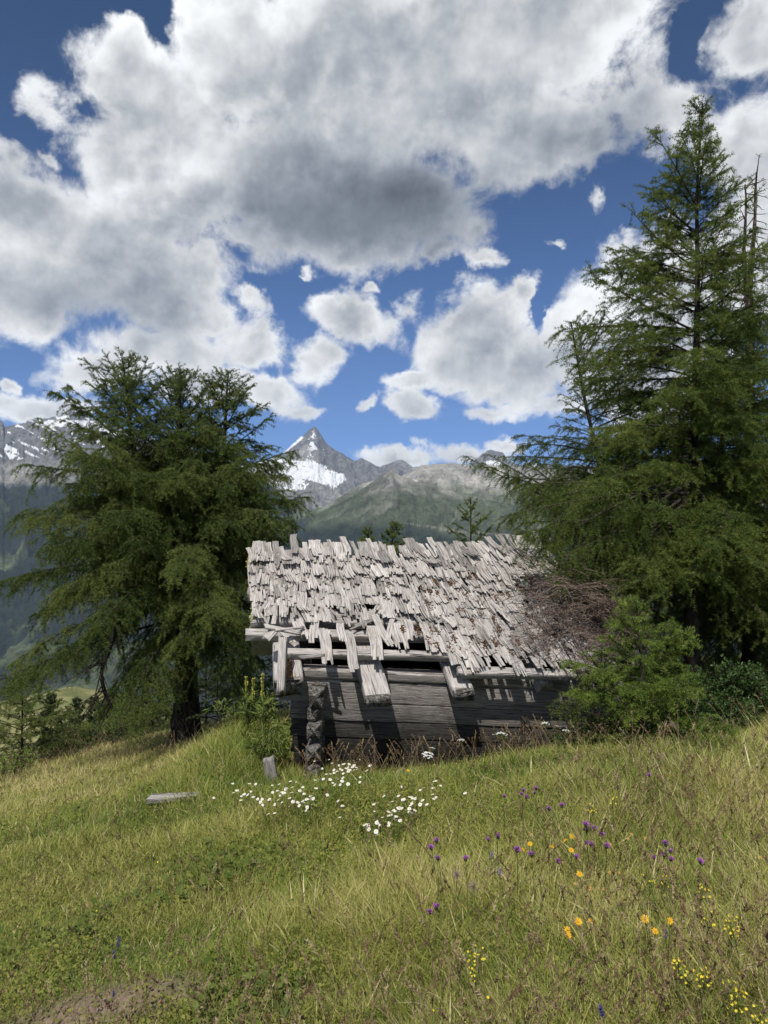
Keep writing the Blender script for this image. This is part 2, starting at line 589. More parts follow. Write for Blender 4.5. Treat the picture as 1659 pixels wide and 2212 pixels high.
M_BARK = bark_mat('larch_bark', (0.012, 0.010, 0.008), (0.068, 0.055, 0.046))
M_TWIG = bark_mat('larch_twigs', (0.03, 0.024, 0.018), (0.12, 0.10, 0.08), 40)
M_DEADTWIG = bark_mat('dead_brown_twigs', (0.15, 0.105, 0.082), (0.38, 0.29, 0.24), 40)
M_SNAG = bark_mat('dead_snag_bark', (0.04, 0.03, 0.026), (0.20, 0.155, 0.13), 25)
M_STEM = plain('flower_stem', (0.10, 0.14, 0.035), 0.7, 0.2)
M_PETAL = plain('daisy_petal', (0.82, 0.81, 0.77), 0.6, 0.25, 0.06)
M_DISC = plain('daisy_centre', (0.72, 0.46, 0.03), 0.8, 0, 0.2, 400)
M_ARN = plain('golden_petal', (0.84, 0.48, 0.02), 0.6, 0.25, 0.1)
M_ARNC = plain('golden_centre', (0.55, 0.27, 0.02), 0.8, 0, 0.25, 300)
M_FADED = plain('faded_petal', (0.68, 0.44, 0.18), 0.7, 0.25, 0.15)
M_PURPLE = plain('purple_floret', (0.36, 0.13, 0.40), 0.7, 0.25, 0.2)
M_BRACT = plain('dark_bract', (0.05, 0.045, 0.025), 0.8)
M_BLUE = plain('blue_violet_floret', (0.11, 0.10, 0.28), 0.7, 0.2, 0.2)
M_LILAC = plain('pale_lilac_floret', (0.42, 0.36, 0.58), 0.7, 0.2, 0.15)
M_YEL = plain('lemon_floret', (0.78, 0.62, 0.05), 0.6, 0.25, 0.12)
M_WHITE = plain('white_floret', (0.74, 0.75, 0.70), 0.7, 0.2, 0.08)
M_MULL = plain('mullein_floret', (0.55, 0.53, 0.13), 0.7, 0.25, 0.2)
M_LICHEN = plain('yellow_lichen', (0.40, 0.36, 0.05), 0.95, 0, 0.4, 60)
M_LITTER = plain('needle_litter', (0.15, 0.085, 0.05), 0.95, 0, 0.45, 70)
M_PLUME = plain('feathery_seed_plume', (0.42, 0.33, 0.27), 0.8, 0.4, 0.2)

# ------------------------------------------------------------------ ground


def gz(x, y, fine=True):
    x = np.asarray(x, float)
    y = np.asarray(y, float)
    xe = 12 * np.tanh(x / 12)
    lat = 0.155 * xe - 0.045 * (np.sqrt(xe * xe + 0.36) - 0.6)
    yc = np.clip(y, -6, 30)
    s = -0.08 * yc - 0.0055 * np.where(yc > 0, yc * yc, 0) - 0.41 * np.maximum(y - 30, 0)
    roll = -0.012 * np.clip(-x - 3, 0, 6) ** 2
    r = np.sqrt(x * x + y * y)
    z = -1.4 + lat + s + roll
    z = z - 0.16 * np.maximum(r - np.maximum(y, 0) - 40, 0) * (r > 45)
    z = z - 0.21 * np.exp(-((x - 1.0) / 1.6) ** 2 - ((y - 6.25) / 0.95) ** 2)
    z = z + 0.30 * np.exp(-((x + 1.55) / 0.6) ** 2 - ((y - 7.4) / 1.3) ** 2)
    if fine:
        near = 1 / (1 + (r / 25) ** 2)
        z = z + near * (0.09 * fbm(xyz(x, y) * 0.55, 3, 3) + 0.035 * fbm(xyz(x, y) * 2.3, 3, 9))
        # bare earth bank in the lower left foreground
        z = z + 0.05 * np.exp(-((x + 0.95) / 0.55) ** 2 - ((y - 2.72) / 0.16) ** 2)
        z = z + np.where(r > 45, 14 * fbm(xyz(x, y) * 0.008, 4, 31) * ss(r, 45, 300), 0)
    return np.maximum(z, -1320 + 20 * 0)


def hit(px, py, h=0.0):
    """point of the meadow seen at photo position px, py (raised by h)"""
    y = np.linspace(1.2, 16, 1500)
    x = (px - CX) / F * y
    d = (CY - py) / F * y - (gz(x, y) + h)
    k = int(np.argmax(d < 0)) if (d < 0).any() else len(y) - 1
    return float(x[k]), float(y[k]), float(gz(x[k], y[k]))


def soil_mask(x, y):
    p = xyz(x, y)
    n = fbm(p * 3.0, 3, 77)
    a = np.exp(-((x + 1.0 + 0.25 * n) / 0.52) ** 2 - ((y - 2.66 + 0.08 * n) / 0.15) ** 2)
    b = 0.9 * np.exp(-((x + 0.33) / 0.10) ** 2 - ((y - 2.45) / 0.07) ** 2)
    c = 0.8 * np.exp(-((x + 0.05) / 0.16) ** 2 - ((y - 2.20) / 0.05) ** 2)
    return np.clip(a + b + c, 0, 1)


na = 900
rr = np.concatenate([np.geomspace(0.35, 60, 260), np.geomspace(62, 3600, 70)])
aa = np.linspace(-np.pi, np.pi, na, endpoint=False)
X = rr[:, None] * np.sin(aa)[None]
Y = rr[:, None] * np.cos(aa)[None]
Z = gz(X, Y)
gv = np.stack([X, Y, Z], -1).reshape(-1, 3)
gv = np.concatenate([gv, [[0, 0, float(gz(0, 0))]]])
k = np.arange(na)
cap = np.stack([k, (k + 1) % na, np.full(na, len(gv) - 1)], -1)
m, t = newmat('meadow_soil')
ob = t.node('ShaderNodeTexCoord').outputs['Object']
soil = attr(t, 'soil')
far = attr(t, 'far')
n1 = t.noise(ob, 22.0, 6, 0.65)
c = t.mix(t.smooth(n1, 0.35, 0.65), (0.07, 0.08, 0.022), (0.16, 0.16, 0.06))
c = t.mix(soil, c, t.mix(t.smooth(t.noise(ob, 30.0, 5, 0.7), 0.35, 0.65), (0.13, 0.09, 0.065), (0.28, 0.21, 0.155)))
fc = t.mix(t.smooth(t.noise(ob, 0.02, 6, 0.6), 0.4, 0.6), (0.022, 0.036, 0.016), (0.06, 0.08, 0.03))
c = t.mix(far, c, fc)
finish(t, pbsdf(t, c, 0.95, bump(t, n1, 0.03), 0.1))
gr = np.hypot(gv[:, 0], gv[:, 1])
tag(mesh('ground', gv, [grid_faces(len(rr), na, True), cap], m, None, None,
         {'soil': soil_mask(gv[:, 0], gv[:, 1]), 'far': ss(gr, 18, 60)}), kind='structure')

# ------------------------------------------------------------------ mountains
m, t = newmat('mountain_rock')
colr = attr(t, 'col', 'Color')
snow = attr(t, 'snow')
ob = t.node('ShaderNodeTexCoord').outputs['Object']
n1 = t.noise(ob, 0.006, 9, 0.68, 0.4)
n2 = t.noise(t.mapping(ob, scale=(1, 1, 0.7)), 0.02, 6, 0.7)
f = t.smooth(t.math('MULTIPLY_ADD', n1, 0.6, t.math('MULTIPLY', n2, 0.4)), 0.3, 0.7)
c = t.vmath('MULTIPLY', colr, t.mix(f, (0.45, 0.45, 0.46), (1.6, 1.6, 1.56)))
sm = t.smooth(t.math('ADD', snow, t.math('MULTIPLY_ADD', n2, 0.9, -0.45)), 0.46, 0.54)
c = t.mix(sm, c, (0.86, 0.88, 0.90))
finish(t, pbsdf(t, c, 0.9, bump(t, t.math('ADD', n1, t.math('MULTIPLY', n2, 0.5)), 90.0, 1.0), 0.1))
M_MOUNT = m


def mountain(name, prof, Rc, Rf, zf, seed, amp, pxr, nc, nr, gexp, paint, jag=1.5, nscale=900.0):
    prof = np.asarray(prof, float)
    px = np.linspace(pxr[0], pxr[1], nc)
    py = np.interp(px, prof[:, 0], prof[:, 1])
    py = py + jag * fbm(xyz(px / 9.0, 0 * px), 5, seed, 0.6)
    tt = np.concatenate([np.linspace(0, 1, nr), [1.02, 1.08, 1.3]])
    T = tt[:, None]
    depth = Rf + (Rc - Rf) * T
    zc = (CY - py)[None, :] / F * Rc
    X = (px - CX)[None, :] / F * depth
    Y = np.broadcast_to(depth, X.shape)
    tb = np.clip(T, 0, 1)
    Zb = zf + (zc - zf) * tb ** gexp - np.clip(T - 1, 0, 1) * 3.0 * np.maximum(zc - zf, 200)
    P = np.stack([X, Y, 0 * X], -1)
    wv = fbm(P / (nscale * 2.2), 3, seed + 3)
    N = fbm(P / nscale + wv[..., None] * 0.8, 6, seed, 0.52, True)
    N2 = fbm(P / (nscale * 0.22), 5, seed + 9, 0.55, True)
    wgt = np.clip(np.sin(np.pi * np.clip(T, 0, 1)) ** 0.8 + 0.05, 0, 1)
    gul = fbm(np.stack([(px - CX)[None, :] / F * Rc / (nscale * 0.22) + wv * 1.5, depth / (nscale * 1.6) + 0 * X, 0 * X], -1), 5, seed + 13, 0.6, True)
    Zz = Zb + amp * wgt * (N - 0.25) + amp * 0.26 * wgt * N2 + amp * 0.34 * np.clip(wgt + 0.12 * (T < 1), 0, 1) * ss(T, 0.35, 0.7) * (gul - 0.5)
    V = np.stack([X, Y, Zz], -1).reshape(-1, 3)
    gx, gy = np.gradient(Zz)
    slope = np.abs(gx) / ((Rc - Rf) / nr)
    sx = CX + F * X / Y
    sy = CY - F * Zz / Y
    col, snow = paint(sx, sy, Zz, slope, N, P, T + 0 * X)
    o = mesh(name, V, [grid_faces(len(tt), nc)], M_MOUNT, None, None, {'col': col.reshape(-1, 3), 'snow': snow.reshape(-1)})
    return tag(o, kind='structure')


def lerp3(a, b, f):
    return np.asarray(a)[None, None, :] * (1 - f[..., None]) + np.asarray(b)[None, None, :] * f[..., None]


ROCK, SCREE, MEADOW, FOREST = (0.165, 0.165, 0.170), (0.27, 0.265, 0.25), (0.122, 0.145, 0.076), (0.022, 0.032, 0.026)


def paint_peak(sx, sy, z, sl, N, P, T):
    n = fbm(P / 260, 4, 61)
    n2 = fbm(P / 900, 3, 71)
    col = lerp3(ROCK, SCREE, ss(n2, -0.1, 0.5))
    snow = 0.20 + 0.20 * n
    # snow field under the summit, snow on the left ridge, flecks on the face
    top = np.interp(sx, [560, 610, 640, 670, 700, 725, 745, 760], [985, 990, 993, 995, 1003, 1012, 1018, 1040])
    bot = np.interp(sx, [560, 620, 660, 700, 735, 755, 770], [1075, 1072, 1065, 1062, 1058, 1045, 1038])
    fld = ss(sy, top - 3, top + 5) * ss(sy, bot + 12, bot - 22) * ss(sx, 775, 745)
    st_ = fbm(np.stack([(sx + 1.4 * sy) / 60.0, (sy - 0.35 * sx) / 7.0, 0 * sx], -1), 4, 91)
    low = ss(sy, 1018, 1060)
    snow = np.maximum(snow, fld * (0.95 + 0.5 * n) - 0.95 * low * ss(st_, -0.25, 0.25) - 0.5 * ss(st_, 0.12, 0.4))
    lr = np.exp(-((sy - np.interp(sx, [600, 655], [990, 941])) / 7.0) ** 2) * ss(sx, 664, 650)
    snow = np.maximum(snow, lr * (0.62 + 0.6 * n))
    snow = snow + 0.42 * ss(n2 + 0.6 * n, 0.05, 0.5) * ss(sy, 1004, 985) * ss(sx, 560, 640) * (sx < 800)
    fl = np.exp(-((sx - 681) / 32) ** 2 - ((sy - 957) / 26) ** 2)
    snow = snow + fl * (0.14 + 0.22 * n)
    sn2 = np.exp(-((sx - 1068) / 24) ** 2 - ((sy - 1000) / 7) ** 2) + np.exp(-((sx - 1149) / 12) ** 2 - ((sy - 1003) / 8) ** 2)
    snow = np.maximum(snow, sn2 * 1.1)
    return col, np.clip(snow, 0, 1.5)


def paint_left(sx, sy, z, sl, N, P, T):
    n = fbm(P / 300, 4, 63)
    n2 = fbm(P / 1100, 4, 73)
    col = lerp3(ROCK, (0.17, 0.17, 0.175), ss(n2, 0, 0.4))
    col = col * (1 - ss(sy, 985, 1010)[..., None]) + lerp3((0.20, 0.20, 0.19), (0.34, 0.33, 0.30), ss(n, -0.5, 0.5)) * ss(sy, 985, 1010)[..., None]
    fr = ss(sy + 14 * n2, 1036, 1052)[..., None]
    col = col * (1 - fr) + lerp3(FOREST, (0.10, 0.125, 0.065), ss(n + 0.5 * n2, 0.12, 0.45)) * fr
    snow = 0.16 + 0.30 * fbm(P / 420, 4, 67) * ss(sy, 1010, 990)
    band = np.exp(-((sy - 968 - 0.18 * sx) / 7) ** 2) + np.exp(-((sy - 984 - 0.10 * sx) / 4) ** 2)
    snow = snow + 0.55 * band * ss(sx, 90, 40) * ss(n + 0.4, 0, 0.5)
    rid = np.exp(-((sy - 915) / 9) ** 2) * ss(sx, 70, 110) * ss(sx, 330, 200)
    snow = snow + rid * 0.62 + 0.5 * ss(fbm(np.stack([(sx + sy) / 26.0, (sy - 0.5 * sx) / 6.0, 0 * sx], -1), 4, 93), 0.12, 0.4) * ss(sy, 1030, 960) * ss(sx, 330, 240)
    return col, np.clip(snow, 0, 1.4)


def paint_mass(sx, sy, z, sl, N, P, T):
    n = fbm(P / 240, 5, 65)
    n2 = fbm(P / 700, 4, 75)
    hi = ss(sy + 10 * n2, 1085, 1015)
    grn = lerp3((0.082, 0.100, 0.060), MEADOW, ss(n2, -0.3, 0.4))
    rock = lerp3((0.18, 0.175, 0.155), (0.42, 0.40, 0.36), ss(n, -0.4, 0.4))
    f = np.clip(hi * 1.1 + 0.55 * n, 0, 1)[..., None]
    col = grn * (1 - f) + rock * f
    fr = ss(sy + 40 * n2 + 0.06 * (900 - sx), 1118, 1150)[..., None]
    fo = lerp3(FOREST, (0.036, 0.052, 0.03), ss(n, -0.1, 0.5))
    col = col * (1 - fr) + fo * fr
    # pale tracks over the alp
    tr = np.exp(-((sy - np.interp(sx, [860, 930, 980, 1120], [1128, 1138, 1148, 1156])) / 1.1) ** 2) * ss(sx, 850, 900) * ss(sx, 1140, 1110)
    tr = tr + np.exp(-((sx - np.interp(sy, [1100, 1118, 1130], [986, 984, 973])) / 1.2) ** 2) * ss(sy, 1098, 1102) * ss(sy, 1134, 1128)
    tr = np.clip(tr, 0, 1)[..., None] * 0.85
    col = col * (1 - tr) + np.array((0.36, 0.33, 0.27)) * tr
    return col, 0.12 + 0.1 * n


mountain('peak', [(300, 1000), (520, 1005), (575, 996), (610, 981), (634, 957), (657, 938), (668, 930), (679, 922), (687, 929), (696, 943), (708, 963), (727, 975), (743, 983), (767, 998), (782, 992),
                  (797, 998), (810, 1005), (821, 1008), (845, 1000), (856, 993), (868, 993), (892, 1008), (950, 1014), (1009, 1010), (1030, 990), (1040, 981), (1060, 971), (1087, 978), (1096, 993), (1126, 1006),
                  (1140, 1000), (1149, 996), (1158, 1003), (1300, 1006), (1700, 1000), (2400, 1010)], 15500, 9500, -500, 11, 520, (380, 2300), 1100, 170, 1.7, paint_peak, 3.2, 1000.0)
mountain('mountains', [(-900, 880), (-200, 890), (-20, 903), (0, 905), (7, 909), (9, 922), (19, 919), (38, 914), (56, 913), (59, 906), (66, 905), (102, 903), (120, 899), (126, 904), (146, 891), (160, 876), (168, 884),
                       (182, 900), (230, 915), (300, 935), (380, 960), (460, 985), (560, 1030), (660, 1110), (760, 1200), (900, 1300)], 12000, 4300, -1320, 21, 520, (-900, 900), 800, 240, 1.5, paint_left, 3.0, 1300.0)
mountain('alpine_ridge', [(300, 1300), (500, 1150), (700, 1095), (780, 1045), (850, 1030), (884, 1022), (911, 1005), (930, 1003), (950, 1000), (981, 1000), (1009, 1004), (1040, 1002), (1100, 1008), (1200, 1015), (1500, 1030), (2400, 1060)],
         9200, 4600, -1320, 31, 260, (300, 2300), 1000, 200, 1.25, paint_mass, 2.2, 800.0)
mountain('alpine_spur', [(-900, 1500), (100, 1480), (400, 1330), (560, 1215), (653, 1149), (669, 1122), (708, 1098), (735, 1086), (759, 1073), (798, 1046), (822, 1026), (845, 1012), (855, 1020), (864, 1028), (900, 1042), (960, 1056), (1040, 1076), (1150, 1100),
                         (1300, 1130), (1700, 1180), (2400, 1230)], 7200, 3900, -1330, 41, 240, (-300, 2300), 1100, 200, 1.2, paint_mass, 1.6, 700.0)

# shoulder of the valley side, pale meadow beyond the forest on the left
hx = np.linspace(-1, 1, 90)[None, :]
hy = np.linspace(-1, 1, 60)[:, None]
hc = unproj(90, 1520, 260)
HX = hc[0] + hx * 95 + 0 * hy
HY = hc[1] + hy * 70 + 0 * hx
HZ = hc[2] - 62 * np.clip(hx ** 2 * 0.8 + hy ** 2, 0, 2) - 14 * hx * 0 + 5 * fbm(np.stack([HX, HY, 0 * HX], -1) / 30, 4, 5)
HZ = HZ + (hx + 0.4) * 10
m, t = newmat('pasture')
ob = t.node('ShaderNodeTexCoord').outputs['Object']
n1 = t.noise(ob, 0.12, 7, 0.6)
finish(t, pbsdf(t, t.mix(t.smooth(n1, 0.35, 0.65), (0.10, 0.115, 0.045), (0.22, 0.21, 0.10)), 0.95, bump(t, n1, 1.0), 0.1))
tag(mesh('hill', np.stack([HX, HY, HZ], -1).reshape(-1, 3), [grid_faces(60, 90)], m), kind='structure')

# ------------------------------------------------------------------ haze between here and the mountains
m, t = newmat('valley_haze')
o = t.node('ShaderNodeOutputMaterial')
pv = t.node('ShaderNodeVolumePrincipled')
pv.inputs['Color'].default_value = (0.58, 0.75, 1.0, 1)
pv.inputs['Density'].default_value = 1.8e-5
pv.inputs['Anisotropy'].default_value = 0.0
t.l.new(pv.outputs[0], o.inputs['Volume'])
bx = np.array([[x, y, z] for x in (-32000, 36000) for y in (-4000, 19500) for z in (-3800, 2700)], float)
tag(mesh('haze', bx, [np.array([[0, 1, 3, 2], [4, 6, 7, 5], [0, 4, 5, 1], [2, 3, 7, 6], [0, 2, 6, 4], [1, 5, 7, 3]])], m, flat=True), kind='stuff')

# ------------------------------------------------------------------ the hut
R0 = random.Random(3)
TL, TR = np.array((-1.357, 7.2, -0.49)), np.array((1.80, 7.58, -0.50))
BL, BR = np.array((-1.10, 5.90, -1.285)), np.array((2.08, 6.29, -1.445))


def roofp(u, v, h=0.0):
    p = (TL * (1 - u) + TR * u) * (1 - v) + (BL * (1 - u) + BR * u) * v
    du = (TR - TL) * (1 - v) + (BR - BL) * v
    dv = (BL - TL) * (1 - u) + (BR - TR) * u
    n = np.cross(dv, du)
    n /= np.linalg.norm(n)
    if n[2] < 0:
        n = -n
    return p + n * h, du / np.linalg.norm(du), dv / np.linalg.norm(dv), n


hut = thing('wooden_hut', (0.9, 7.3, -2.3), 'small old log hut with a ragged silvery shingle roof', 'hut')


def beam(acc, p0, p1, wd, ht, up=(0, 0, 1), seg=14, rough=0.012, seed=0, tone=1.0, tilt=0.0, sag=0.0, rnd=0.14, endcut=0.015):
    """hewn timber: rounded rectangular section, wavy along its length"""
    p0, p1 = np.asarray(p0, float), np.asarray(p1, float)
    d = p1 - p0
    L = np.linalg.norm(d)
    d = d / L
    up = np.asarray(up, float)
    s = np.cross(d, up)
    s /= np.linalg.norm(s)
    u = np.cross(s, d)
    prof = []
    r = rnd * min(wd, ht)
    for cx, cy, a0 in ((1, 1, 0), (-1, 1, 90), (-1, -1, 180), (1, -1, 270)):
        for a in (0, 45, 90):
            q = math.radians(a0 + a)
            prof.append((cx * (wd / 2 - r) + r * math.cos(q), cy * (ht / 2 - r) + r * math.sin(q)))
    prof = np.array(prof)
    n = len(prof)
    T = np.linspace(0, 1, seg + 1)
    V = p0 + d * (T * L)[:, None, None] + prof[None, :, :1] * s + prof[None, :, 1:] * u
    V = V - np.array((0, 0, 1.0)) * (sag * 4 * T * (1 - T))[:, None, None]
    off = seed * 3.17
    q = np.stack(np.broadcast_arrays((T * L)[:, None] * 1.6 + off, prof[None, :, 0] * 9, prof[None, :, 1] * 9), -1)
    nn = fbm(q, 3, seed)
    rad = prof[None, :, :1] * s + prof[None, :, 1:] * u
    rad = rad / (np.linalg.norm(rad, axis=-1, keepdims=True) + 1e-9)
    V = V + rad * (rough * nn)[..., None]
    jit = np.random.default_rng(seed).uniform(-endcut, endcut, (2, n))
    V[0] += d * jit[0][:, None]
    V[-1] += d * jit[1][:, None]
    per = np.concatenate([[0], np.cumsum(np.linalg.norm(np.diff(prof, axis=0), axis=1))])
    uv = np.stack(np.broadcast_arrays(per[None, :] + off, (T * L)[:, None] + off * 2), -1).reshape(-1, 2)
    V = V.reshape(-1, 3)
    V = np.concatenate([V, [V[:n].mean(0), V[-n:].mean(0)]])
    uv = np.concatenate([uv, uv[:1] + 0.03, uv[-1:] + 0.03])
    k = np.arange(n)
    k2 = (k + 1) % n
    b = seg * n
    f3 = np.concatenate([np.stack([k2, k, np.full(n, (seg + 1) * n)], -1), np.stack([b + k, b + k2, np.full(n, (seg + 1) * n + 1)], -1)])
    acc.add(V, grid_faces(seg + 1, n, True), f3, uv, tone=tone)


def one_beam(name, mat, *a, parent=hut, **k):
    ac = Acc()
    beam(ac, *a, **k)
    return ac.build(name, mat, parent)


# front wall: hewn logs laid on one another, sagging towards the right
wdir = np.array((0.9925, 0.122, 0.0))
wn = np.array((-0.122, 0.9925, 0))


def wallp(s, z, off=0.0):
    """s metres along the front wall from its left corner"""
    p = np.array((-0.83, 6.20, 0)) + wdir * s + wn * off
    return np.array((p[0], p[1], z - 0.075 * s))


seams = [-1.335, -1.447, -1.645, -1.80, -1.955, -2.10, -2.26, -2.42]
tones = [2.7, 2.35, 1.6, 0.55, 0.28, 0.18, 0.14]  # sunlit top and shadowed foot painted into log tone, over darker lower wood
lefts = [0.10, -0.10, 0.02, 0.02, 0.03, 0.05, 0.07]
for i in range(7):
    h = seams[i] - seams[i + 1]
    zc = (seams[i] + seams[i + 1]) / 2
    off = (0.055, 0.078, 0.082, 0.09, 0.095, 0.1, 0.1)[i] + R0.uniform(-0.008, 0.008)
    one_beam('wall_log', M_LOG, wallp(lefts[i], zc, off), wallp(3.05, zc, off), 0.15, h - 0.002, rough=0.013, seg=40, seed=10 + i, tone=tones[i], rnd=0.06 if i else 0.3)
# left, right and rear walls
for side in (0, 1):
    for i in range(6):
        h = seams[i] - seams[i + 1]
        zc = (seams[i] + seams[i + 1]) / 2
        s = 0.13 if side == 0 else 2.9
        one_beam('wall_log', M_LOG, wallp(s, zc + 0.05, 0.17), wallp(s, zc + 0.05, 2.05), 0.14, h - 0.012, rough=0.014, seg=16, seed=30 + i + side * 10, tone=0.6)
    for j in range(4):
        zc = -1.28 + 0.15 * j
        s = 0.13 if side == 0 else 2.9
        ln = 0.85 - 0.2 * j
        one_beam('wall_log', M_LOG, wallp(s, zc + 0.05, 1.12 - ln), wallp(s, zc + 0.05, 1.12 + ln), 0.14, 0.14, rough=0.014, seg=12, seed=60 + j + side * 10, tone=0.6)
for i in range(6):
    h = seams[i] - seams[i + 1]
    zc = (seams[i] + seams[i + 1]) / 2
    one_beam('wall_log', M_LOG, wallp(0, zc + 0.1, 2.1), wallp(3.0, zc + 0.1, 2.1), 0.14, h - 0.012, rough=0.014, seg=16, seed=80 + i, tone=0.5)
# ends of the cross wall's logs standing out of the front wall
for k, (pa, pb, wd, pxc, out_) in enumerate([(1486, 1530, 0.125, 689, 0.17), (1532, 1556, 0.095, 680, 0.13), (1558, 1594, 0.125, 684, 0.20), (1604, 1646, 0.13, 682, 0.20), (1650, 1682, 0.125, 681, 0.19)]):
    yd = 6.02
    za, zb = (CY - pa) / F * yd, (CY - pb) / F * yd
    x = (pxc - CX) / F * yd
    one_beam('log_end', M_ROT if k else M_ROT, (x - 0.02, 6.02 - out_ + 0.14, (za + zb) / 2), (x, 6.36, (za + zb) / 2 + 0.01), wd, abs(za - zb), rough=0.03, seg=6, seed=120 + k, tone=1.0, rnd=0.15, endcut=0.03)

# roof timbers: ridge pole and purlins run along the roof, rafters down its slope
purl = [(0.015, -0.075, 0.12, 0.10, -0.005, 0.99), (0.30, -0.075, 0.13, 0.10, -0.005, 0.99), (0.52, -0.07, 0.13, 0.10, 0.0, 0.99),
        (0.57, -0.065, 0.10, 0.08, 0.0, 0.99), (0.695, -0.055, 0.095, 0.075, -0.012, 0.99), (0.855, -0.045, 0.075, 0.065, 0.093, 0.55), (0.985, -0.03, 0.08, 0.06, 0.55, 0.99)]
for i, (v, h, wd, ht, u0, u1) in enumerate(purl):
    a, du, dv, n = roofp(u0, v, h)
    b = roofp(u1, v, h)[0]
    one_beam('purlin', M_BEAM, a, b, wd, ht, up=n, rough=0.014, seg=36, seed=140 + i, tone=(0.75, 0.85, 0.9, 0.9, 1.0, 1.05, 1.0)[i])
for i, (u, v1, wd, ht) in enumerate([(0.097, 1.03, 0.24, 0.17), (0.298, 1.115, 0.215, 0.085), (0.535, 1.06, 0.18, 0.085), (0.77, 1.0, 0.14, 0.11), (0.97, 1.0, 0.14, 0.11)]):
    a, du, dv, n = roofp(u, 0.02, -0.19)
    b = roofp(u + (0.026 if i else 0.0), v1, -0.16 if i else -0.17)[0]
    raf = one_beam('rafter', M_BEAM, a, b, wd, ht, up=n, rough=0.02, seg=22, seed=160 + i, tone=1.05, endcut=0.04)
    # rotten end grain
    ac = Acc()
    e = b + dv * 0.012
    beam(ac, b - dv * 0.01, b + dv * 0.03, wd * 0.97, ht * 0.97, up=n, seg=2, rough=0.02, seed=170 + i, endcut=0.03)
    if i < 3:
        ac.build('rotten_end', M_ROT, raf)
    if i == 0:
        raf0 = raf
# strip of red rot on the corner rafter, splintered piece leaning at its outer side
a, du, dv, n = roofp(0.099, 0.86, -0.088)
b = roofp(0.099, 1.02, -0.086)[0]
one_beam('red_rot', M_REDROT, a, b, 0.06, 0.02, up=n, rough=0.015, seg=8, seed=181, parent=raf0)
one_beam('corner_board', M_BEAM, unproj(612, 1382, 5.98), unproj(607, 1492, 5.80), 0.06, 0.10, up=(0, -1, 0.3), rough=0.016, seg=12, seed=182, tone=1.1, endcut=0.04)
one_beam('eave_stick', M_BEAM, unproj(645, 1420, 5.95), unproj(700, 1415, 5.9), 0.02, 0.03, rough=0.006, seg=6, seed=183, tone=1.0)

# shingles: every one split into strips along the grain with a ragged lower end
SH_RNG = np.random.default_rng(21)


def shingle(acc, u, v_low, L, W, T=0.012, rot=0.0, lift0=0.008, lift1=0.04, curl=0.0, bend=0.0, ragged=0.05, tone=1.0, frame=None):
    g = SH_RNG
    slope_len = 1.60
    p, du, dv, n = roofp(u, v_low) if frame is None else frame
    ca, sa = math.cos(rot), math.sin(rot)
    A = du * ca + dv * sa
    B = dv * ca - du * sa
    ns = max(2, int(round(W / 0.024)))
    edges = np.linspace(0, W, ns + 1) + np.concatenate([[0], g.uniform(-0.006, 0.006, ns - 1), [0]])
    seg = 5
    t = np.linspace(0, 1, seg + 1)
    ph = g.uniform(0, 6)
    off = g.uniform(0, 40, 2)
    endbase = g.uniform(0, 6)
    for j in range(ns):
        x0, x1 = edges[j] + 0.0009, edges[j + 1] - 0.0009
        if g.random() < 0.06 and ns > 3 and frame is None:
            continue
        e = L * (1 - 0) - abs(ragged * (0.5 * math.sin(endbase + j * 1.7) + g.uniform(-0.5, 1.0)))
        s0 = g.uniform(0, 0.012)
        b = s0 + t * (e - s0)
        dz = g.uniform(-0.003, 0.003)
        c = lift0 + (lift1 - lift0) * (b / L) + curl * (b / L) ** 3 + dz + 0.002 * np.sin(b * 14 + ph)
        lat = bend * (b / L) ** 2 + 0.007 * np.sin(b * 14 + ph + 0.2 * j)
        q0 = g.uniform(-0.002, 0.002)
        tip = np.ones(seg + 1)
        if g.random() < 0.45:
            tip[-1] = g.uniform(0.35, 0.8)
        xm = (x0 + x1) / 2
        hw = (x1 - x0) / 2
        twist = g.normal(0, 0.0015)
        V = []
        for k in range(seg + 1):
            o = p + B * (b[k] - L)
            cc = c[k]
            th = T * (1 if k < seg else 0.6)
            for (sx_, top) in ((-1, 1), (1, 1), (1, 0), (-1, 0)):
                xx = xm + sx_ * hw * tip[k] + lat[k] - W / 2
                V.append(o + A * xx + n * (cc + (th if top else 0) + (q0 * sx_ if top else 0)))
        V = np.array(V)
        f = grid_faces(seg + 1, 4, True)
        caps = np.array([[3, 2, 1, 0], [seg * 4, seg * 4 + 1, seg * 4 + 2, seg * 4 + 3]])
        uu = np.tile(np.array([x0, x1, x1 + T, x0 - T]), seg + 1) + off[0]
        vv = np.repeat(b, 4) + off[1]
        acc.add(V, np.concatenate([f, caps]), None, np.stack([uu, vv], -1), tone=tone * g.uniform(0.93, 1.05))


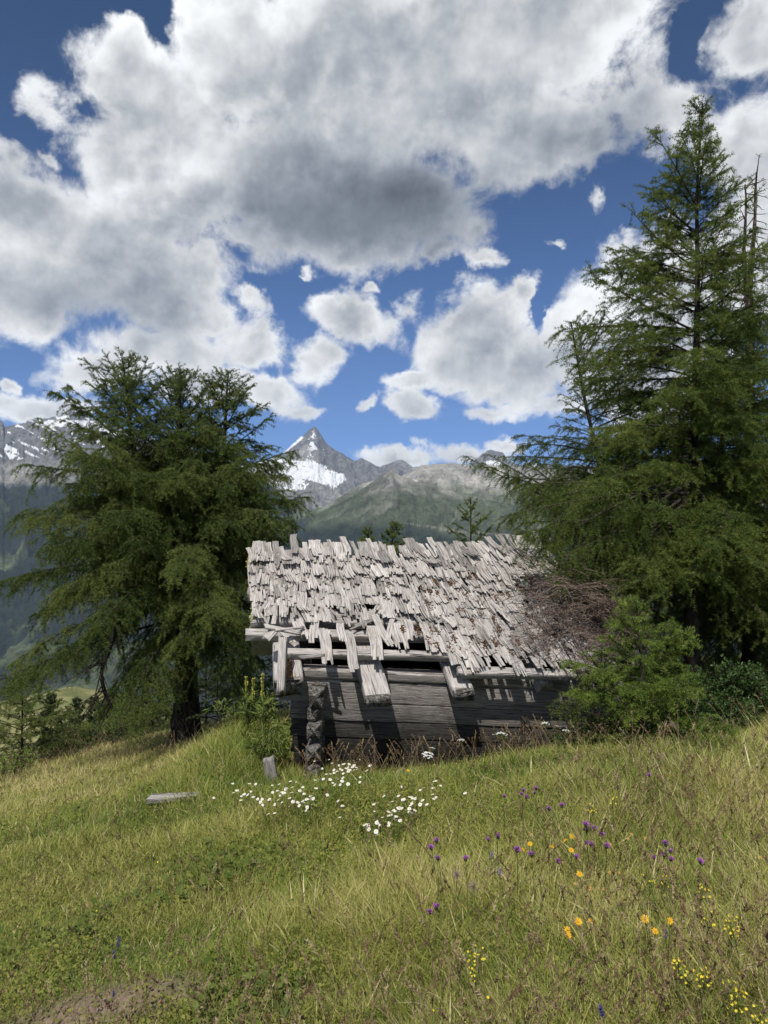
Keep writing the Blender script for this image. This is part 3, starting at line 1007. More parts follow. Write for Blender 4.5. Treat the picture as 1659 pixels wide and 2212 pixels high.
ac = Acc()
hang = []
rows = 15
for r in range(rows):
    v = 1.0 - r * 0.0675
    u = -0.002 + SH_RNG.uniform(-0.01, 0.01) + max(0, v - 0.25) * 0.02
    while u < 0.985:
        W = SH_RNG.choice([SH_RNG.uniform(0.035, 0.07), SH_RNG.uniform(0.07, 0.14)])
        L = SH_RNG.uniform(0.28, 0.50)
        uc = u + W / 3.2 / 2
        u += W / 3.2 + SH_RNG.uniform(0.0005, 0.003)
        zone = ss(uc, 0.57, 0.51)
        keep = 1.0
        if v > 0.88:
            keep = 1 - zone
        elif v > 0.77:
            keep = 1 - zone
        elif v > 0.70:
            keep = 1 - zone * 0.6
        elif v > 0.62:
            keep = 1 - zone * 0.42
        else:
            keep = 0.96
        if uc < 0.10 and v > 0.80:
            keep = 0.0
        if uc < 0.05 and v > 0.60:
            keep *= 0.4
        if SH_RNG.random() > keep:
            continue
        vl = v + SH_RNG.normal(0, 0.030)
        rot = SH_RNG.normal(0, 0.055) + (SH_RNG.normal(0, 0.3) if SH_RNG.random() < 0.10 else 0) - 0.05 * ss(uc, 0.3, 0.7)
        lift1 = SH_RNG.uniform(0.024, 0.048)
        curl = max(0, SH_RNG.normal(0.0, 0.022))
        tone = SH_RNG.choice([0.55, 0.74, 0.86, 0.95, 0.98, 1.04]) * SH_RNG.uniform(0.92, 1.06) * (0.93 if uc > 0.6 else 1.0)
        if r >= rows - 2:                   # long, curling ones under the ridge
            L = SH_RNG.uniform(0.34, 0.50)
            curl += SH_RNG.uniform(0, 0.03)
            lift1 += 0.01
        shingle(ac, uc, vl, L, W, SH_RNG.uniform(0.006, 0.011), rot, 0.006, lift1, curl, SH_RNG.normal(0, 0.012), SH_RNG.choice([0.03, 0.08, 0.14, 0.2]), tone)
# capping row that stands above the ridge
u = 0.10
while u < 0.98:
    W = SH_RNG.uniform(0.08, 0.17)
    uc = u + W / 6.4
    u += W / 3.2 + (SH_RNG.uniform(0, 0.006) if SH_RNG.random() < 0.8 else 0.03)
    if 0.0 < uc < 0.20 and SH_RNG.random() < 0.55:
        continue
    L = SH_RNG.uniform(0.36, 0.52)
    top = SH_RNG.uniform(-0.022, 0.004) + 0.06 * (uc < 0.18)
    shingle(ac, uc, top + L / 1.60, L, W, 0.014, SH_RNG.normal(-0.03, 0.06), 0.010, 0.05, SH_RNG.uniform(0, 0.03), SH_RNG.normal(0, 0.02), 0.05, SH_RNG.uniform(0.8, 1.12))
roof = ac.build('roof_shingles', M_SHINGLE, hut, flat=True)
# rear slope of the roof
acr = Acc()
for r in range(6):
    for i in range(26):
        u = (i + 0.5) / 26
        p, du, dv, n = roofp(u, 0.0, -0.02)
        bdir = np.array((-0.13, 0.80, -0.58))
        bdir /= np.linalg.norm(bdir)
        nn = np.cross(du, bdir)
        nn /= np.linalg.norm(nn)
        if nn[2] < 0:
            nn = -nn
        fr = (p + bdir * (0.56 + r * 0.34) - nn * 0.03, du, bdir, nn)
        shingle(acr, u, 0, 0.52, 0.15, 0.012, SH_RNG.normal(0, 0.03), 0.0, 0.03, 0, 0, 0.03, SH_RNG.uniform(0.7, 1.0), frame=fr)
acr.build('rear_shingles', M_SHINGLE, hut, flat=True)
# broken shingles that hang below the open laths: (px centre, lower py, length, width, turn)
for (px, py, L, W, rot, bend) in [(742, 1396, 0.3, 0.07, 0.04, 0.0), (890, 1388, 0.3, 0.10, 0.0, 0.0), (655, 1386, 0.3, 0.10, -0.12, 0.0), (965, 1418, 0.4, 0.07, -0.05, 0.0), (712, 1440, 0.48, 0.10, -0.02, 0.0), (770, 1455, 0.5, 0.09, 0.0, 0.0), (690, 1428, 0.40, 0.06, 0.25, 0.05), (818, 1428, 0.45, 0.11, 0.05, 0.0),
                                   (938, 1412, 0.42, 0.11, 0.0, 0.0),  (832, 1392, 0.42, 0.045, 0.35, 0.0), (845, 1400, 0.45, 0.07, -0.22, 0.0),
                                  (870, 1405, 0.36, 0.12, 0.03, 0), (990, 1440, 0.48, 0.09, -0.06, 0), (1015, 1462, 0.5, 0.10, -0.08, 0), (1035, 1450, 0.5, 0.09, -0.1, 0), (632, 1392, 0.20, 0.05, -0.5, 0),
                                   (675, 1395, 0.5, 0.08, 0.1, 0), ]:
    a1 = Acc()
    # find the spot of the roof plane seen there
    best = min(((uu, vv) for uu in np.linspace(0.02, 0.6, 88) for vv in np.linspace(0.6, 1.2, 90)),
               key=lambda q: (lambda P: (CX + F * P[0] / P[1] - px) ** 2 + (CY - F * P[2] / P[1] - py) ** 2)(roofp(q[0], q[1], 0.02)[0]))
    shingle(a1, best[0], best[1], L, W, 0.013, rot, 0.02, 0.024, 0.0, bend, 0.07, SH_RNG.uniform(0.85, 1.1))
    a1.build('hanging_shingle', M_SHINGLE, hut, flat=True)
# loose splints on the purlin at the left
for (p0, p1, wd) in [((573, 1353, 6.05), (650, 1368, 6.2), 0.05), ((575, 1380, 6.0), (592, 1362, 6.08), 0.08), ((596, 1362, 6.05), (655, 1355, 6.3), 0.03)]:
    one_beam('loose_splint', M_SHINGLE, unproj(*p0), unproj(*p1), wd, 0.02, up=(0, -0.5, 0.8), rough=0.005, seg=8, seed=int(p0[0]), tone=0.95, rnd=0.3)
# yellow lichen along the left verge and brown litter caught between the shingles


def clumps(acc, pts, size, seed):
    g = np.random.default_rng(seed)
    bm_ = np.array([[1, 0, 0], [0, 1, 0], [-1, 0, 0], [0, -1, 0], [0, 0, 1], [0, 0, -1], [.6, .6, .5], [-.6, .6, .5], [.6, -.6, .5], [-.6, -.6, .5]])
    f3 = np.array([[4, 6, 7], [4, 7, 9], [4, 9, 8], [4, 8, 6], [0, 1, 6], [1, 7, 6], [1, 2, 7], [2, 9, 7], [2, 3, 9], [3, 8, 9], [3, 0, 8], [0, 6, 8], [5, 1, 0], [5, 2, 1], [5, 3, 2], [5, 0, 3]])
    for p in pts:
        s = size * g.uniform(0.5, 1.4)
        acc.add(np.asarray(p) + bm_ * s * g.uniform(0.6, 1.3, (10, 3)) * np.array((1, 1, 0.6)), None, f3)


ac = Acc()
pts = []
for _ in range(90):
    pts.append(roofp(SH_RNG.uniform(-0.012, 0.035), abs(SH_RNG.normal(0, 0.06)), SH_RNG.uniform(-0.03, 0.045))[0])
for _ in range(60):
    pv = purl[SH_RNG.integers(0, 4)]
    pts.append(roofp(pv[4] + SH_RNG.uniform(-0.002, 0.012), pv[0] + SH_RNG.uniform(-0.035, 0.035), pv[1] + SH_RNG.choice([-0.5, 0.5]) * pv[3])[0])
clumps(ac, pts, 0.011, 3)
ac.build('lichen', M_LICHEN, hut)['kind'] = 'stuff'
ac = Acc()
pts = []
for _ in range(130):
    u0, v0 = SH_RNG.uniform(0.38, 0.97), SH_RNG.uniform(0.16, 0.92)
    if u0 < 0.5 and SH_RNG.random() < 0.6:
        continue
    for _ in range(SH_RNG.integers(8, 40)):
        pts.append(roofp(u0 + SH_RNG.normal(0, 0.004), v0 + SH_RNG.normal(0, 0.022), 0.034 + SH_RNG.uniform(0, 0.010))[0])
clumps(ac, pts, 0.0075, 4)
o = ac.build('needle_litter', M_LITTER, hut)
o['kind'] = 'stuff'

# ------------------------------------------------------------------ foliage machinery


class Shoots:
    """many curved shoots  p(t) = A + B t + C t^2"""
    def __init__(s, A, B, C):
        s.A, s.B, s.C = A, B, C
        s.L = np.linalg.norm(B + C, axis=1)

    def at(s, i, t):
        return s.A[i] + s.B[i] * t[:, None] + s.C[i] * (t * t)[:, None]

    def tan(s, i, t):
        d = s.B[i] + 2 * s.C[i] * t[:, None]
        return d / (np.linalg.norm(d, axis=1)[:, None] + 1e-9)


def cat_shoots(*ss_):
    return Shoots(np.concatenate([q.A for q in ss_]), np.concatenate([q.B for q in ss_]), np.concatenate([q.C for q in ss_]))


def unit(v):
    return v / (np.linalg.norm(v, axis=-1, keepdims=True) + 1e-9)


def side_shoots(g, par, spacing, length, t0=0.15, ang=55, droop=0.35, lift=0.0, up_bias=0.0, taper=0.6, want_index=False):
    cnt = np.maximum(1, (par.L * (1 - t0) / spacing).astype(int))
    i = np.repeat(np.arange(len(par.A)), cnt)
    n = len(i)
    t = t0 + (1 - t0) * g.random(n) ** 0.85
    A = par.at(i, t)
    T = par.tan(i, t)
    side = unit(np.cross(T, np.array((0, 0, 1.0))) + g.normal(0, 0.25, (n, 3)))
    sg = np.where(g.random(n) < 0.5, -1.0, 1.0)[:, None]
    a = np.radians(ang + g.normal(0, 14, n))[:, None]
    Dv = unit(T * np.cos(a) + side * sg * np.sin(a) + np.array((0, 0, 1.0)) * (up_bias + g.normal(0, 0.22, n))[:, None])
    Ln = length * (1 - taper * t) * g.uniform(0.5, 1.25, n) * np.clip(par.L[i] / (np.median(par.L) + 1e-9), 0.45, 1.3)
    B = Dv * Ln[:, None]
    C = np.zeros_like(B)
    dr = droop[i] if isinstance(droop, np.ndarray) else droop
    C[:, 2] = -dr * Ln * g.uniform(0.4, 1.4, n) + lift * Ln
    return (Shoots(A, B, C), i) if want_index else Shoots(A, B, C)


def shoot_wood(acc, sh, r0, r1, sides=4, seg=4, t1=1.0):
    n = len(sh.A)
    t = np.linspace(0, t1, seg + 1)
    Pn = sh.A[:, None] + sh.B[:, None] * t[None, :, None] + sh.C[:, None] * (t * t)[None, :, None]
    Tn = unit(sh.B[:, None] + 2 * sh.C[:, None] * t[None, :, None])
    ref = np.array((0.21, 0.13, 0.97))
    e1 = unit(np.cross(Tn, ref))
    e2 = np.cross(Tn, e1)
    a = np.linspace(0, 2 * np.pi, sides, endpoint=False)
    r0 = np.broadcast_to(r0, (n,))
    rad = r0[:, None] * (1 - t[None]) + r1 * t[None]
    V = Pn[:, :, None] + rad[:, :, None, None] * (np.cos(a)[None, None, :, None] * e1[:, :, None] + np.sin(a)[None, None, :, None] * e2[:, :, None])
    f = grid_faces(seg + 1, sides, True)
    f4 = (f[None] + (np.arange(n) * (seg + 1) * sides)[:, None, None]).reshape(-1, 4)
    acc.add(V.reshape(-1, 3), f4)


def needles(g, sh, per_m, length, width, tuft=0.02, t0=0.0, lean=0.45, var0=0.5, vspread=0.15, tipvar=0.3):
    cnt = np.maximum(2, (sh.L * (1 - t0) * per_m).astype(int))
    i = np.repeat(np.arange(len(sh.A)), cnt)
    n = len(i)
    t = t0 + (1 - t0) * g.random(n)
    if tuft:
        q = tuft / np.maximum(sh.L[i], 0.02)
        t = np.clip((np.floor(t / q) + 0.5 + g.normal(0, 0.12, n)) * q, 0, 1)
    p = sh.at(i, t)
    T = sh.tan(i, t)
    perp = unit(np.cross(T, g.normal(0, 1, (n, 3))))
    D_ = unit(T * lean * g.uniform(0.3, 1.6, n)[:, None] + perp)
    Ln = length * g.uniform(0.6, 1.2, n)
    wv_ = unit(np.cross(D_, g.normal(0, 1, (n, 3)))) * (width * 0.5)
    V = np.stack([p - wv_, p + wv_, p + D_ * Ln[:, None]], 1).reshape(-1, 3)
    f = np.arange(n * 3, dtype=np.int32).reshape(-1, 3)
    sv = np.clip(var0 + g.normal(0, vspread, len(sh.A)), 0, 1)
    v = np.clip(sv[i] + tipvar * (t - 0.5) + g.normal(0, 0.08, n), 0, 1)
    return V, f, np.repeat(v, 3)


def leaves(g, sh, per_m, length, width, t0=0.1, var0=0.5, vspread=0.25, upness=0.5):
    cnt = np.maximum(2, (sh.L * (1 - t0) * per_m).astype(int))
    i = np.repeat(np.arange(len(sh.A)), cnt)
    n = len(i)
    t = t0 + (1 - t0) * g.random(n)
    p = sh.at(i, t)
    T = sh.tan(i, t)
    perp = unit(np.cross(T, g.normal(0, 1, (n, 3))))
    D_ = unit(T * 0.5 + perp + np.array((0, 0, upness * 0.4)))
    Ln = (length * g.uniform(0.55, 1.25, n))[:, None]
    W_ = unit(np.cross(D_, unit(np.array((0, 0, 1.0)) * upness + g.normal(0, 0.6, (n, 3))))) * (width * 0.5 * g.uniform(0.7, 1.2, n))[:, None]
    Nn = np.cross(W_, D_)
    Nn = unit(Nn) * Ln * 0.12
    V = np.stack([p, p + D_ * Ln * 0.5 + W_ + Nn, p + D_ * Ln, p + D_ * Ln * 0.5 - W_ + Nn], 1).reshape(-1, 3)
    f = np.arange(n * 4, dtype=np.int32).reshape(-1, 4)
    f3 = np.concatenate([f[:, [0, 1, 2]], f[:, [0, 2, 3]]])
    v = np.clip(var0 + g.normal(0, vspread, len(sh.A))[i] + g.normal(0, 0.12, n), 0, 1)
    return V, f3, np.repeat(v, 4)


def larch(name, label, base, stems, env, seed, mat, per_m=330, nl=0.026, nw=0.0034, sec_sp=0.05, sec_len=0.42, ter_sp=0.07, ter_len=0.17,
          group=None, cat='larch', zlo=None, zhi=None, droop=0.4, var0=0.5, stem_sides=12, tuft=0.02, lowcut=0.0, pitch=None, wood=True, whorl=0.0):
    """stems: list of (points, r0, r1, t_first_branch, branches per metre)"""
    g = np.random.default_rng(seed)
    root = thing(name, tuple(base), label, cat, group)
    ac = Acc()
    allB, allD, allL = [], [], []
    zs = np.concatenate([np.asarray(s[0])[:, 2] for s in stems])
    zlo = zs.min() if zlo is None else zlo
    zhi = zs.max() if zhi is None else zhi
    for k, (pts, r0, r1, tb, bpm) in enumerate(stems):
        pl = polyline(pts, 40)
        rad = r0 + (r1 - r0) * np.linspace(0, 1, 40) ** 0.85
        if k == 0:
            rad = rad * (1 + 0.45 * np.exp(-np.linspace(0, 1, 40) / 0.05))
        tube(ac, pl, rad, stem_sides, 0.16, seed + k)
        ln = np.linalg.norm(np.diff(pl, axis=0), axis=1).sum()
        nb = max(4, int(ln * (1 - tb) * bpm))
        tt = tb + (1 - tb) * (np.arange(nb) + g.random(nb)) / nb
        if whorl:
            wq = whorl / ln
            tt = np.where(g.random(nb) < 0.5, (np.floor(tt / wq) + 0.5) * wq + g.normal(0, 0.025, nb) / ln, tt)
        tt = np.clip(tt, tb * 0.9, 0.985)
        p = np.stack([np.interp(tt * 39, np.arange(40), pl[:, c]) for c in range(3)], -1)
        azm = np.arange(nb) * 2.39996 + g.normal(0, 0.35, nb) + k * 1.3
        dh = np.stack([np.cos(azm), np.sin(azm), 0 * azm], -1)
        off = ((p - np.asarray(base))[:, :2] * dh[:, :2]).sum(1)
        Lb = np.maximum(0.07, env(p[:, 2], azm) - off) * g.uniform(0.62, 1.08, nb)
        Lb = np.minimum(Lb, 0.07 + 0.72 * (1 - tt) * ln)
        zr = np.clip((p[:, 2] - zlo) / (zhi - zlo), 0, 1)
        if pitch is None:
            a = -0.12 + 0.95 * zr ** 1.3 + g.normal(0, 0.12, nb)
            b = -0.56 * (1 - zr) + 0.12 * zr + g.normal(0, 0.10, nb)
        else:
            a, b = pitch(zr, g, nb)
        tipf = ss(tt, 0.66, 0.98)
        a = a + 0.60 * tipf
        b = b * (1 - tipf)
        allD.append(droop * (1 - 0.85 * np.maximum(tipf, ss(zr, 0.55, 1.0))))
        lead = pl[[26, 33, 39]]
        for q in range(2):
            d_ = lead[q + 1] - lead[q]
            allL.append(Shoots(lead[q][None], d_[None], np.zeros((1, 3))))
        B = dh * Lb[:, None]
        B[:, 2] = a * Lb
        C = np.zeros_like(B)
        C[:, 2] = b * Lb
        C[:, :2] = g.normal(0, 0.10, (nb, 2)) * Lb[:, None]
        allB.append(Shoots(p, B, C))
    trunk = ac.build('trunk', M_BARK, root)
    pr = cat_shoots(*allB)
    dP = np.concatenate(allD)
    se, si = side_shoots(g, pr, sec_sp, sec_len, 0.12, 52, dP, want_index=True)
    te, ti = side_shoots(g, se, ter_sp, ter_len, 0.15, 48, dP[si] * 0.7, want_index=True)
    bt = g.normal(0, 0.17, len(pr.A))
    ld = cat_shoots(*allL)
    if wood:
        wa = Acc()
        shoot_wood(wa, pr, np.clip(pr.L * 0.011, 0.004, 0.022), 0.0025, 5, 7)
        shoot_wood(wa, se, 0.0032, 0.0012, 3, 3)
        wa.build('branches', M_TWIG, root)
    prn = Shoots(pr.A, pr.B, pr.C)
    parts = [needles(g, ld, per_m * 1.5, nl, nw, tuft, 0, var0=var0), needles(g, prn, per_m, nl, nw, tuft, 0.35, var0=var0 + bt), needles(g, se, per_m, nl, nw, tuft, 0.05, var0=var0 + bt[si]), needles(g, te, per_m, nl, nw, tuft, var0=var0 + 0.06 + bt[si][ti])]
    V, f3, vv = [], [], []
    n0 = 0
    for (a, b, c) in parts:
        V.append(a)
        f3.append(b + n0)
        vv.append(c)
        n0 += len(a)
    V = np.concatenate(V)
    print('CROWN', label, len(V) // 3)
    mesh('crown', V, [np.concatenate(f3)], mat, root, None, {'var': np.concatenate(vv)})
    return root, g


def envelope(rows, x0, depth, ky=0.9):
    """rows: (photo y, left half width px, right half width px) -> length towards azimuth azm (0 = right, pi = left)"""
    rows = np.asarray(rows, float)
    z = (CY - rows[:, 0]) / F * depth
    l_, r_ = rows[:, 1] / F * depth, rows[:, 2] / F * depth
    o_ = np.argsort(z)

    def fn(zz, azm):
        l = np.interp(zz, z[o_], l_[o_])
        r = np.interp(zz, z[o_], r_[o_])
        c = np.cos(azm)
        return np.where(c > 0, r * c ** 2 + ky * (l + r) / 2 * (1 - c ** 2), l * c ** 2 + ky * (l + r) / 2 * (1 - c ** 2))
    return fn


# ------------------------------------------------------------------ big larch on the left
yd = 10.5
bx_, by_ = (402 - CX) / F * yd, yd
base = (bx_, by_, float(gz(bx_, by_)) - 0.05)


def P3(px, py, y):
    return unproj(px, py, y)


stems = [([base, P3(402, 1450, yd), P3(396, 1330, yd), P3(392, 1180, yd), P3(388, 1000, yd - 0.1), P3(388, 812, yd - 0.2)], 0.215, 0.012, 0.32, 30),
         ([P3(394, 1300, yd), P3(345, 1150, yd - 0.2), P3(290, 980, yd - 0.3), P3(266, 782, yd - 0.3)], 0.09, 0.010, 0.12, 27),
         ([P3(394, 1290, yd), P3(440, 1150, yd + 0.1), P3(482, 1000, yd + 0.2), P3(492, 815, yd + 0.2)], 0.085, 0.010, 0.12, 27)]
env = envelope([(780, 40, 60), (850, 230, 140), (920, 310, 175), (980, 365, 215), (1040, 415, 285), (1100, 455, 275), (1200, 480, 235), (1300, 500, 200), (1400, 460, 165), (1480, 360, 130), (1540, 160, 90)], 400, yd)
big, g = larch('larch_tree', 'broad dark larch with three pointed tops standing left of the hut', base, stems, env, 101, M_LARCH_DK, per_m=360, nw=0.0060, nl=0.030,
               sec_sp=0.034, sec_len=0.46, ter_sp=0.060, ter_len=0.18, zlo=(CY - 1500) / F * yd, zhi=(CY - 800) / F * yd, droop=0.62, whorl=0.30)
# dead limb that hangs on the left of its trunk
ac = Acc()
pl = polyline([P3(392, 1275, yd - 0.1), P3(320, 1255, yd - 0.5), P3(262, 1290, yd - 0.8), P3(243, 1382, yd - 0.9), P3(217, 1454, yd - 0.9), P3(226, 1500, yd - 0.9), P3(246, 1536, yd - 0.9)], 34)
tube(ac, pl, np.linspace(0.05, 0.02, 34), 8, 0.25, 5)
gi = np.random.default_rng(5)
tw = []
for k in range(46):
    i = gi.integers(8, 33)
    d = unit(np.array([gi.normal(-0.5, 0.7), gi.normal(-0.2, 0.5), gi.normal(-0.5, 0.5)])[None])[0]
    L = gi.uniform(0.15, 0.65)
    tw.append((pl[i], d * L, np.array((0, 0, -0.25 * L))))
tws = Shoots(np.array([q[0] for q in tw]), np.array([q[1] for q in tw]), np.array([q[2] for q in tw]))
shoot_wood(ac, tws, 0.009, 0.003, 4, 5)
shoot_wood(ac, side_shoots(gi, tws, 0.06, 0.18, 0.2), 0.003, 0.001, 3, 3)
for (a, b, r) in [((398, 1390), (345, 1378), 0.035), ((345, 1378), (336, 1366), 0.03), ((405, 1395), (440, 1385), 0.03), ((440, 1385), (448, 1374), 0.022), ((398, 1425), (356, 1418), 0.05)]:
    tube(ac, polyline([P3(*a, yd - 0.12), P3(*b, yd - 0.2)], 6), np.linspace(r, r * 0.7, 6), 7, 0.2, 9)
ac.build('dead_limb', M_BARK, big)

# ------------------------------------------------------------------ right hand larches
yd = 7.7
bx_ = (1494 - CX) / F * yd
base = (bx_, yd, float(gz(bx_, yd)) - 0.05)
stems = [([base, P3(1494, 1400, yd), P3(1492, 1200, yd), P3(1500, 900, yd), P3(1508, 600, yd), P3(1504, 420, yd), P3(1518, 225, yd)], 0.085, 0.006, 0.20, 44)]
env = envelope([(225, 6, 6), (285, 20, 30), (345, 24, 62), (380, 88, 60), (450, 112, 110), (550, 150, 150), (700, 215, 200), (850, 275, 250), (1000, 350, 280), (1150, 400, 290), (1270, 330, 280), (1350, 150, 220), (1420, 90, 150)], 1494, yd)


def pitch_r(zr, g, nb):
    a = -0.10 + 0.72 * zr ** 1.6 + g.normal(0, 0.12, nb)
    b = -0.34 * (1 - zr) + 0.28 * zr + g.normal(0, 0.08, nb)
    return a, b


rt, g = larch('larch_tree', 'tallest larch with a slender bare-tipped leader right of the hut', base, stems, env, 202, M_LARCH, per_m=400, nw=0.0046, nl=0.029, sec_sp=0.033, sec_len=0.42, ter_sp=0.055, ter_len=0.17,
              zlo=(CY - 1400) / F * yd, zhi=(CY - 250) / F * yd, droop=0.38, pitch=pitch_r, var0=0.52, whorl=0.26)

yd = 9.1
bx_ = (1352 - CX) / F * yd
base = (bx_, yd, float(gz(bx_, yd)) - 0.05)
stems = [([base, P3(1350, 1320, yd), P3(1335, 1180, yd), P3(1295, 1000, yd), P3(1262, 860, yd), P3(1233, 695, yd)], 0.075, 0.008, 0.26, 30)]
env = envelope([(695, 8, 10), (750, 70, 60), (850, 115, 100), (950, 180, 150), (985, 350, 190), (1060, 310, 200), (1130, 250, 220), (1200, 180, 220), (1300, 110, 160)], 1352, yd)
t2, g = larch('larch_tree', 'darker narrow larch leaning left behind the hut roof', base, stems, env, 303, M_LARCH_DK, per_m=360, nw=0.0048, nl=0.025, sec_sp=0.036, sec_len=0.36, ter_sp=0.06, ter_len=0.14,
              zlo=(CY - 1300) / F * yd, zhi=(CY - 700) / F * yd, droop=0.5)
# long bough reaching left over the ridge of the roof
gi = np.random.default_rng(77)


def boughs(parent, start, yd_, ends, ups, mat, gi, sec=0.30, sp=0.030, spread=70):
    n = len(ends)
    A = np.stack([P3(start[0] + gi.uniform(-8, 8), start[1] + gi.uniform(-spread, spread), yd_ - 0.1) for _ in range(n)])
    E = np.stack([P3(q[0], q[1], yd_ - 0.3 + gi.uniform(-0.4, 0.3)) for q in ends])
    C = np.zeros((n, 3))
    C[:, 2] = ups
    bo = Shoots(A, E - A - C, C)
    se = side_shoots(gi, bo, sp, sec, 0.3, 50, 0.7, taper=0.5)
    te = side_shoots(gi, se, 0.06, 0.12, 0.2, 45, 0.5)
    wa = Acc()
    shoot_wood(wa, bo, 0.016, 0.003, 5, 9)
    shoot_wood(wa, se, 0.003, 0.001, 3, 3)
    wa.build('bough', M_TWIG, parent)
    q = [needles(gi, h_, 330, 0.024, 0.0040, 0.02, t_, var0=0.48) for h_, t_ in ((se, 0.0), (te, 0.0), (bo, 0.4))]
    off = np.cumsum([0] + [len(k[0]) for k in q])
    mesh('bough_needles', np.concatenate([k[0] for k in q]), [np.concatenate([k[1] + off[i] for i, k in enumerate(q)])], mat, parent, None, {'var': np.concatenate([k[2] for k in q])})


boughs(t2, (1330, 1115), 9.0, [(1006, 985), (1040, 1000), (1062, 985), (1085, 1030), (1120, 985), (1110, 1060), (1140, 1090), (1165, 1000), (1180, 1120)],
       [0.35, 0.25, 0.35] + [-0.10] * 6, M_LARCH_DK, gi)
boughs(rt, (1485, 1090), 7.2, [(1112, 1110), (1140, 1155), (1165, 1190), (1195, 1230), (1160, 1085), (1235, 1265), (1262, 1225), (1110, 1050), (1215, 1130), (1290, 1290), (1180, 1140), (1315, 1255), (1150, 1170), (1220, 1200), (1250, 1170), (1265, 1290), (1128, 1130), (1205, 1250)],
       [-0.25] * 18, M_LARCH, gi, 0.34, 0.028, 60)
# dead lower boughs lying on the roof
n = 84
A = np.stack([P3(1352 + gi.uniform(-10, 50), gi.uniform(1235, 1420), gi.uniform(7.0, 8.0)) for _ in range(n)])
E = np.stack([P3(gi.uniform(1090, 1300), gi.uniform(1225, 1465), gi.uniform(5.9, 7.2)) for _ in range(n)])
for k in range(n):                       # keep the tips above the roof
    yy = E[k, 1]
    vv = np.clip((7.55 - yy) / 1.3, 0, 1.1)
    zr_ = -0.49 - 0.93 * vv
    E[k, 2] = max(E[k, 2], zr_ + gi.uniform(0.08, 0.38))
C = gi.normal(0, 0.10, (n, 3))
C[:, 2] = gi.uniform(-0.35, 0.05, n)
dd = Shoots(A, E - A - C, C)
s2 = side_shoots(gi, dd, 0.075, 0.42, 0.2, 50, 0.15)
s3 = side_shoots(gi, s2, 0.09, 0.16, 0.1, 50, 0.1)
wa = Acc()
shoot_wood(wa, dd, 0.008, 0.002, 4, 7)
shoot_wood(wa, s2, 0.0034, 0.0014, 3, 4)
shoot_wood(wa, s3, 0.0022, 0.0010, 3, 2)
wa.build('dead_branches', M_DEADTWIG, t2)

# larch with a dead top at the right edge
yd = 8.7
bx_ = (1622 - CX) / F * yd
base = (bx_, yd, float(gz(bx_, yd)) - 0.05)
stems = [([base, P3(1622, 1300, yd), P3(1618, 1000, yd), P3(1622, 700, yd)], 0.10, 0.045, 0.14, 30)]
env = envelope([(700, 60, 60), (800, 110, 120), (950, 190, 190), (1100, 230, 230), (1250, 230, 230), (1400, 150, 180)], 1622, yd)
t3, g = larch('larch_tree', 'larch with a dead bare forked top at the right edge', base, stems, env, 404, M_LARCH_DK, per_m=320, nw=0.006, nl=0.028, sec_sp=0.042, sec_len=0.44, ter_sp=0.07, ter_len=0.17,
              zlo=(CY - 1350) / F * yd, zhi=(CY - 600) / F * yd, droop=0.5)
ac = Acc()
gi = np.random.default_rng(12)
for pp, r0 in (([(1622, 710), (1618, 620), (1630, 500), (1634, 372)], 0.045), ([(1619, 690), (1606, 560), (1612, 450), (1610, 398)], 0.03)):
    pl = polyline([P3(*q, yd) for q in pp], 30)
    tube(ac, pl, np.linspace(r0, 0.010, 30), 7, 0.35, 14)
    A = pl[gi.integers(2, 29, 40)]
    Dd = unit(gi.normal(0, 1, (40, 3)) * np.array((1, 1, 0.5)))
    L = gi.uniform(0.06, 0.40, 40)[:, None]
    dshoot = Shoots(A, Dd * L, np.stack([0 * L[:, 0], 0 * L[:, 0], gi.uniform(-0.3, 0.2, 40) * L[:, 0]], -1))
    shoot_wood(ac, dshoot, 0.009, 0.003, 4, 4)
    shoot_wood(ac, side_shoots(gi, dshoot, 0.07, 0.10, 0.2), 0.004, 0.002, 3, 2)
ac.build('dead_top', M_SNAG, t3)

yd = 11.0
bx_ = (1560 - CX) / F * yd
base = (bx_, yd, float(gz(bx_, yd)) - 0.05)
stems = [([base, P3(1560, 1000, yd), P3(1560, 640, yd)], 0.09, 0.01, 0.10, 22)]
env = envelope([(640, 10, 10), (800, 100, 100), (1000, 190, 190), (1200, 260, 230), (1400, 260, 200)], 1560, yd)
larch('larch_tree', 'larch half hidden behind the tallest larch and the dead-topped one', base, stems, env, 505, M_LARCH_DK, per_m=220, nw=0.008, nl=0.034, sec_sp=0.05, sec_len=0.48, ter_sp=0.08, ter_len=0.2,
      zlo=(CY - 1350) / F * yd, zhi=(CY - 640) / F * yd, droop=0.5)


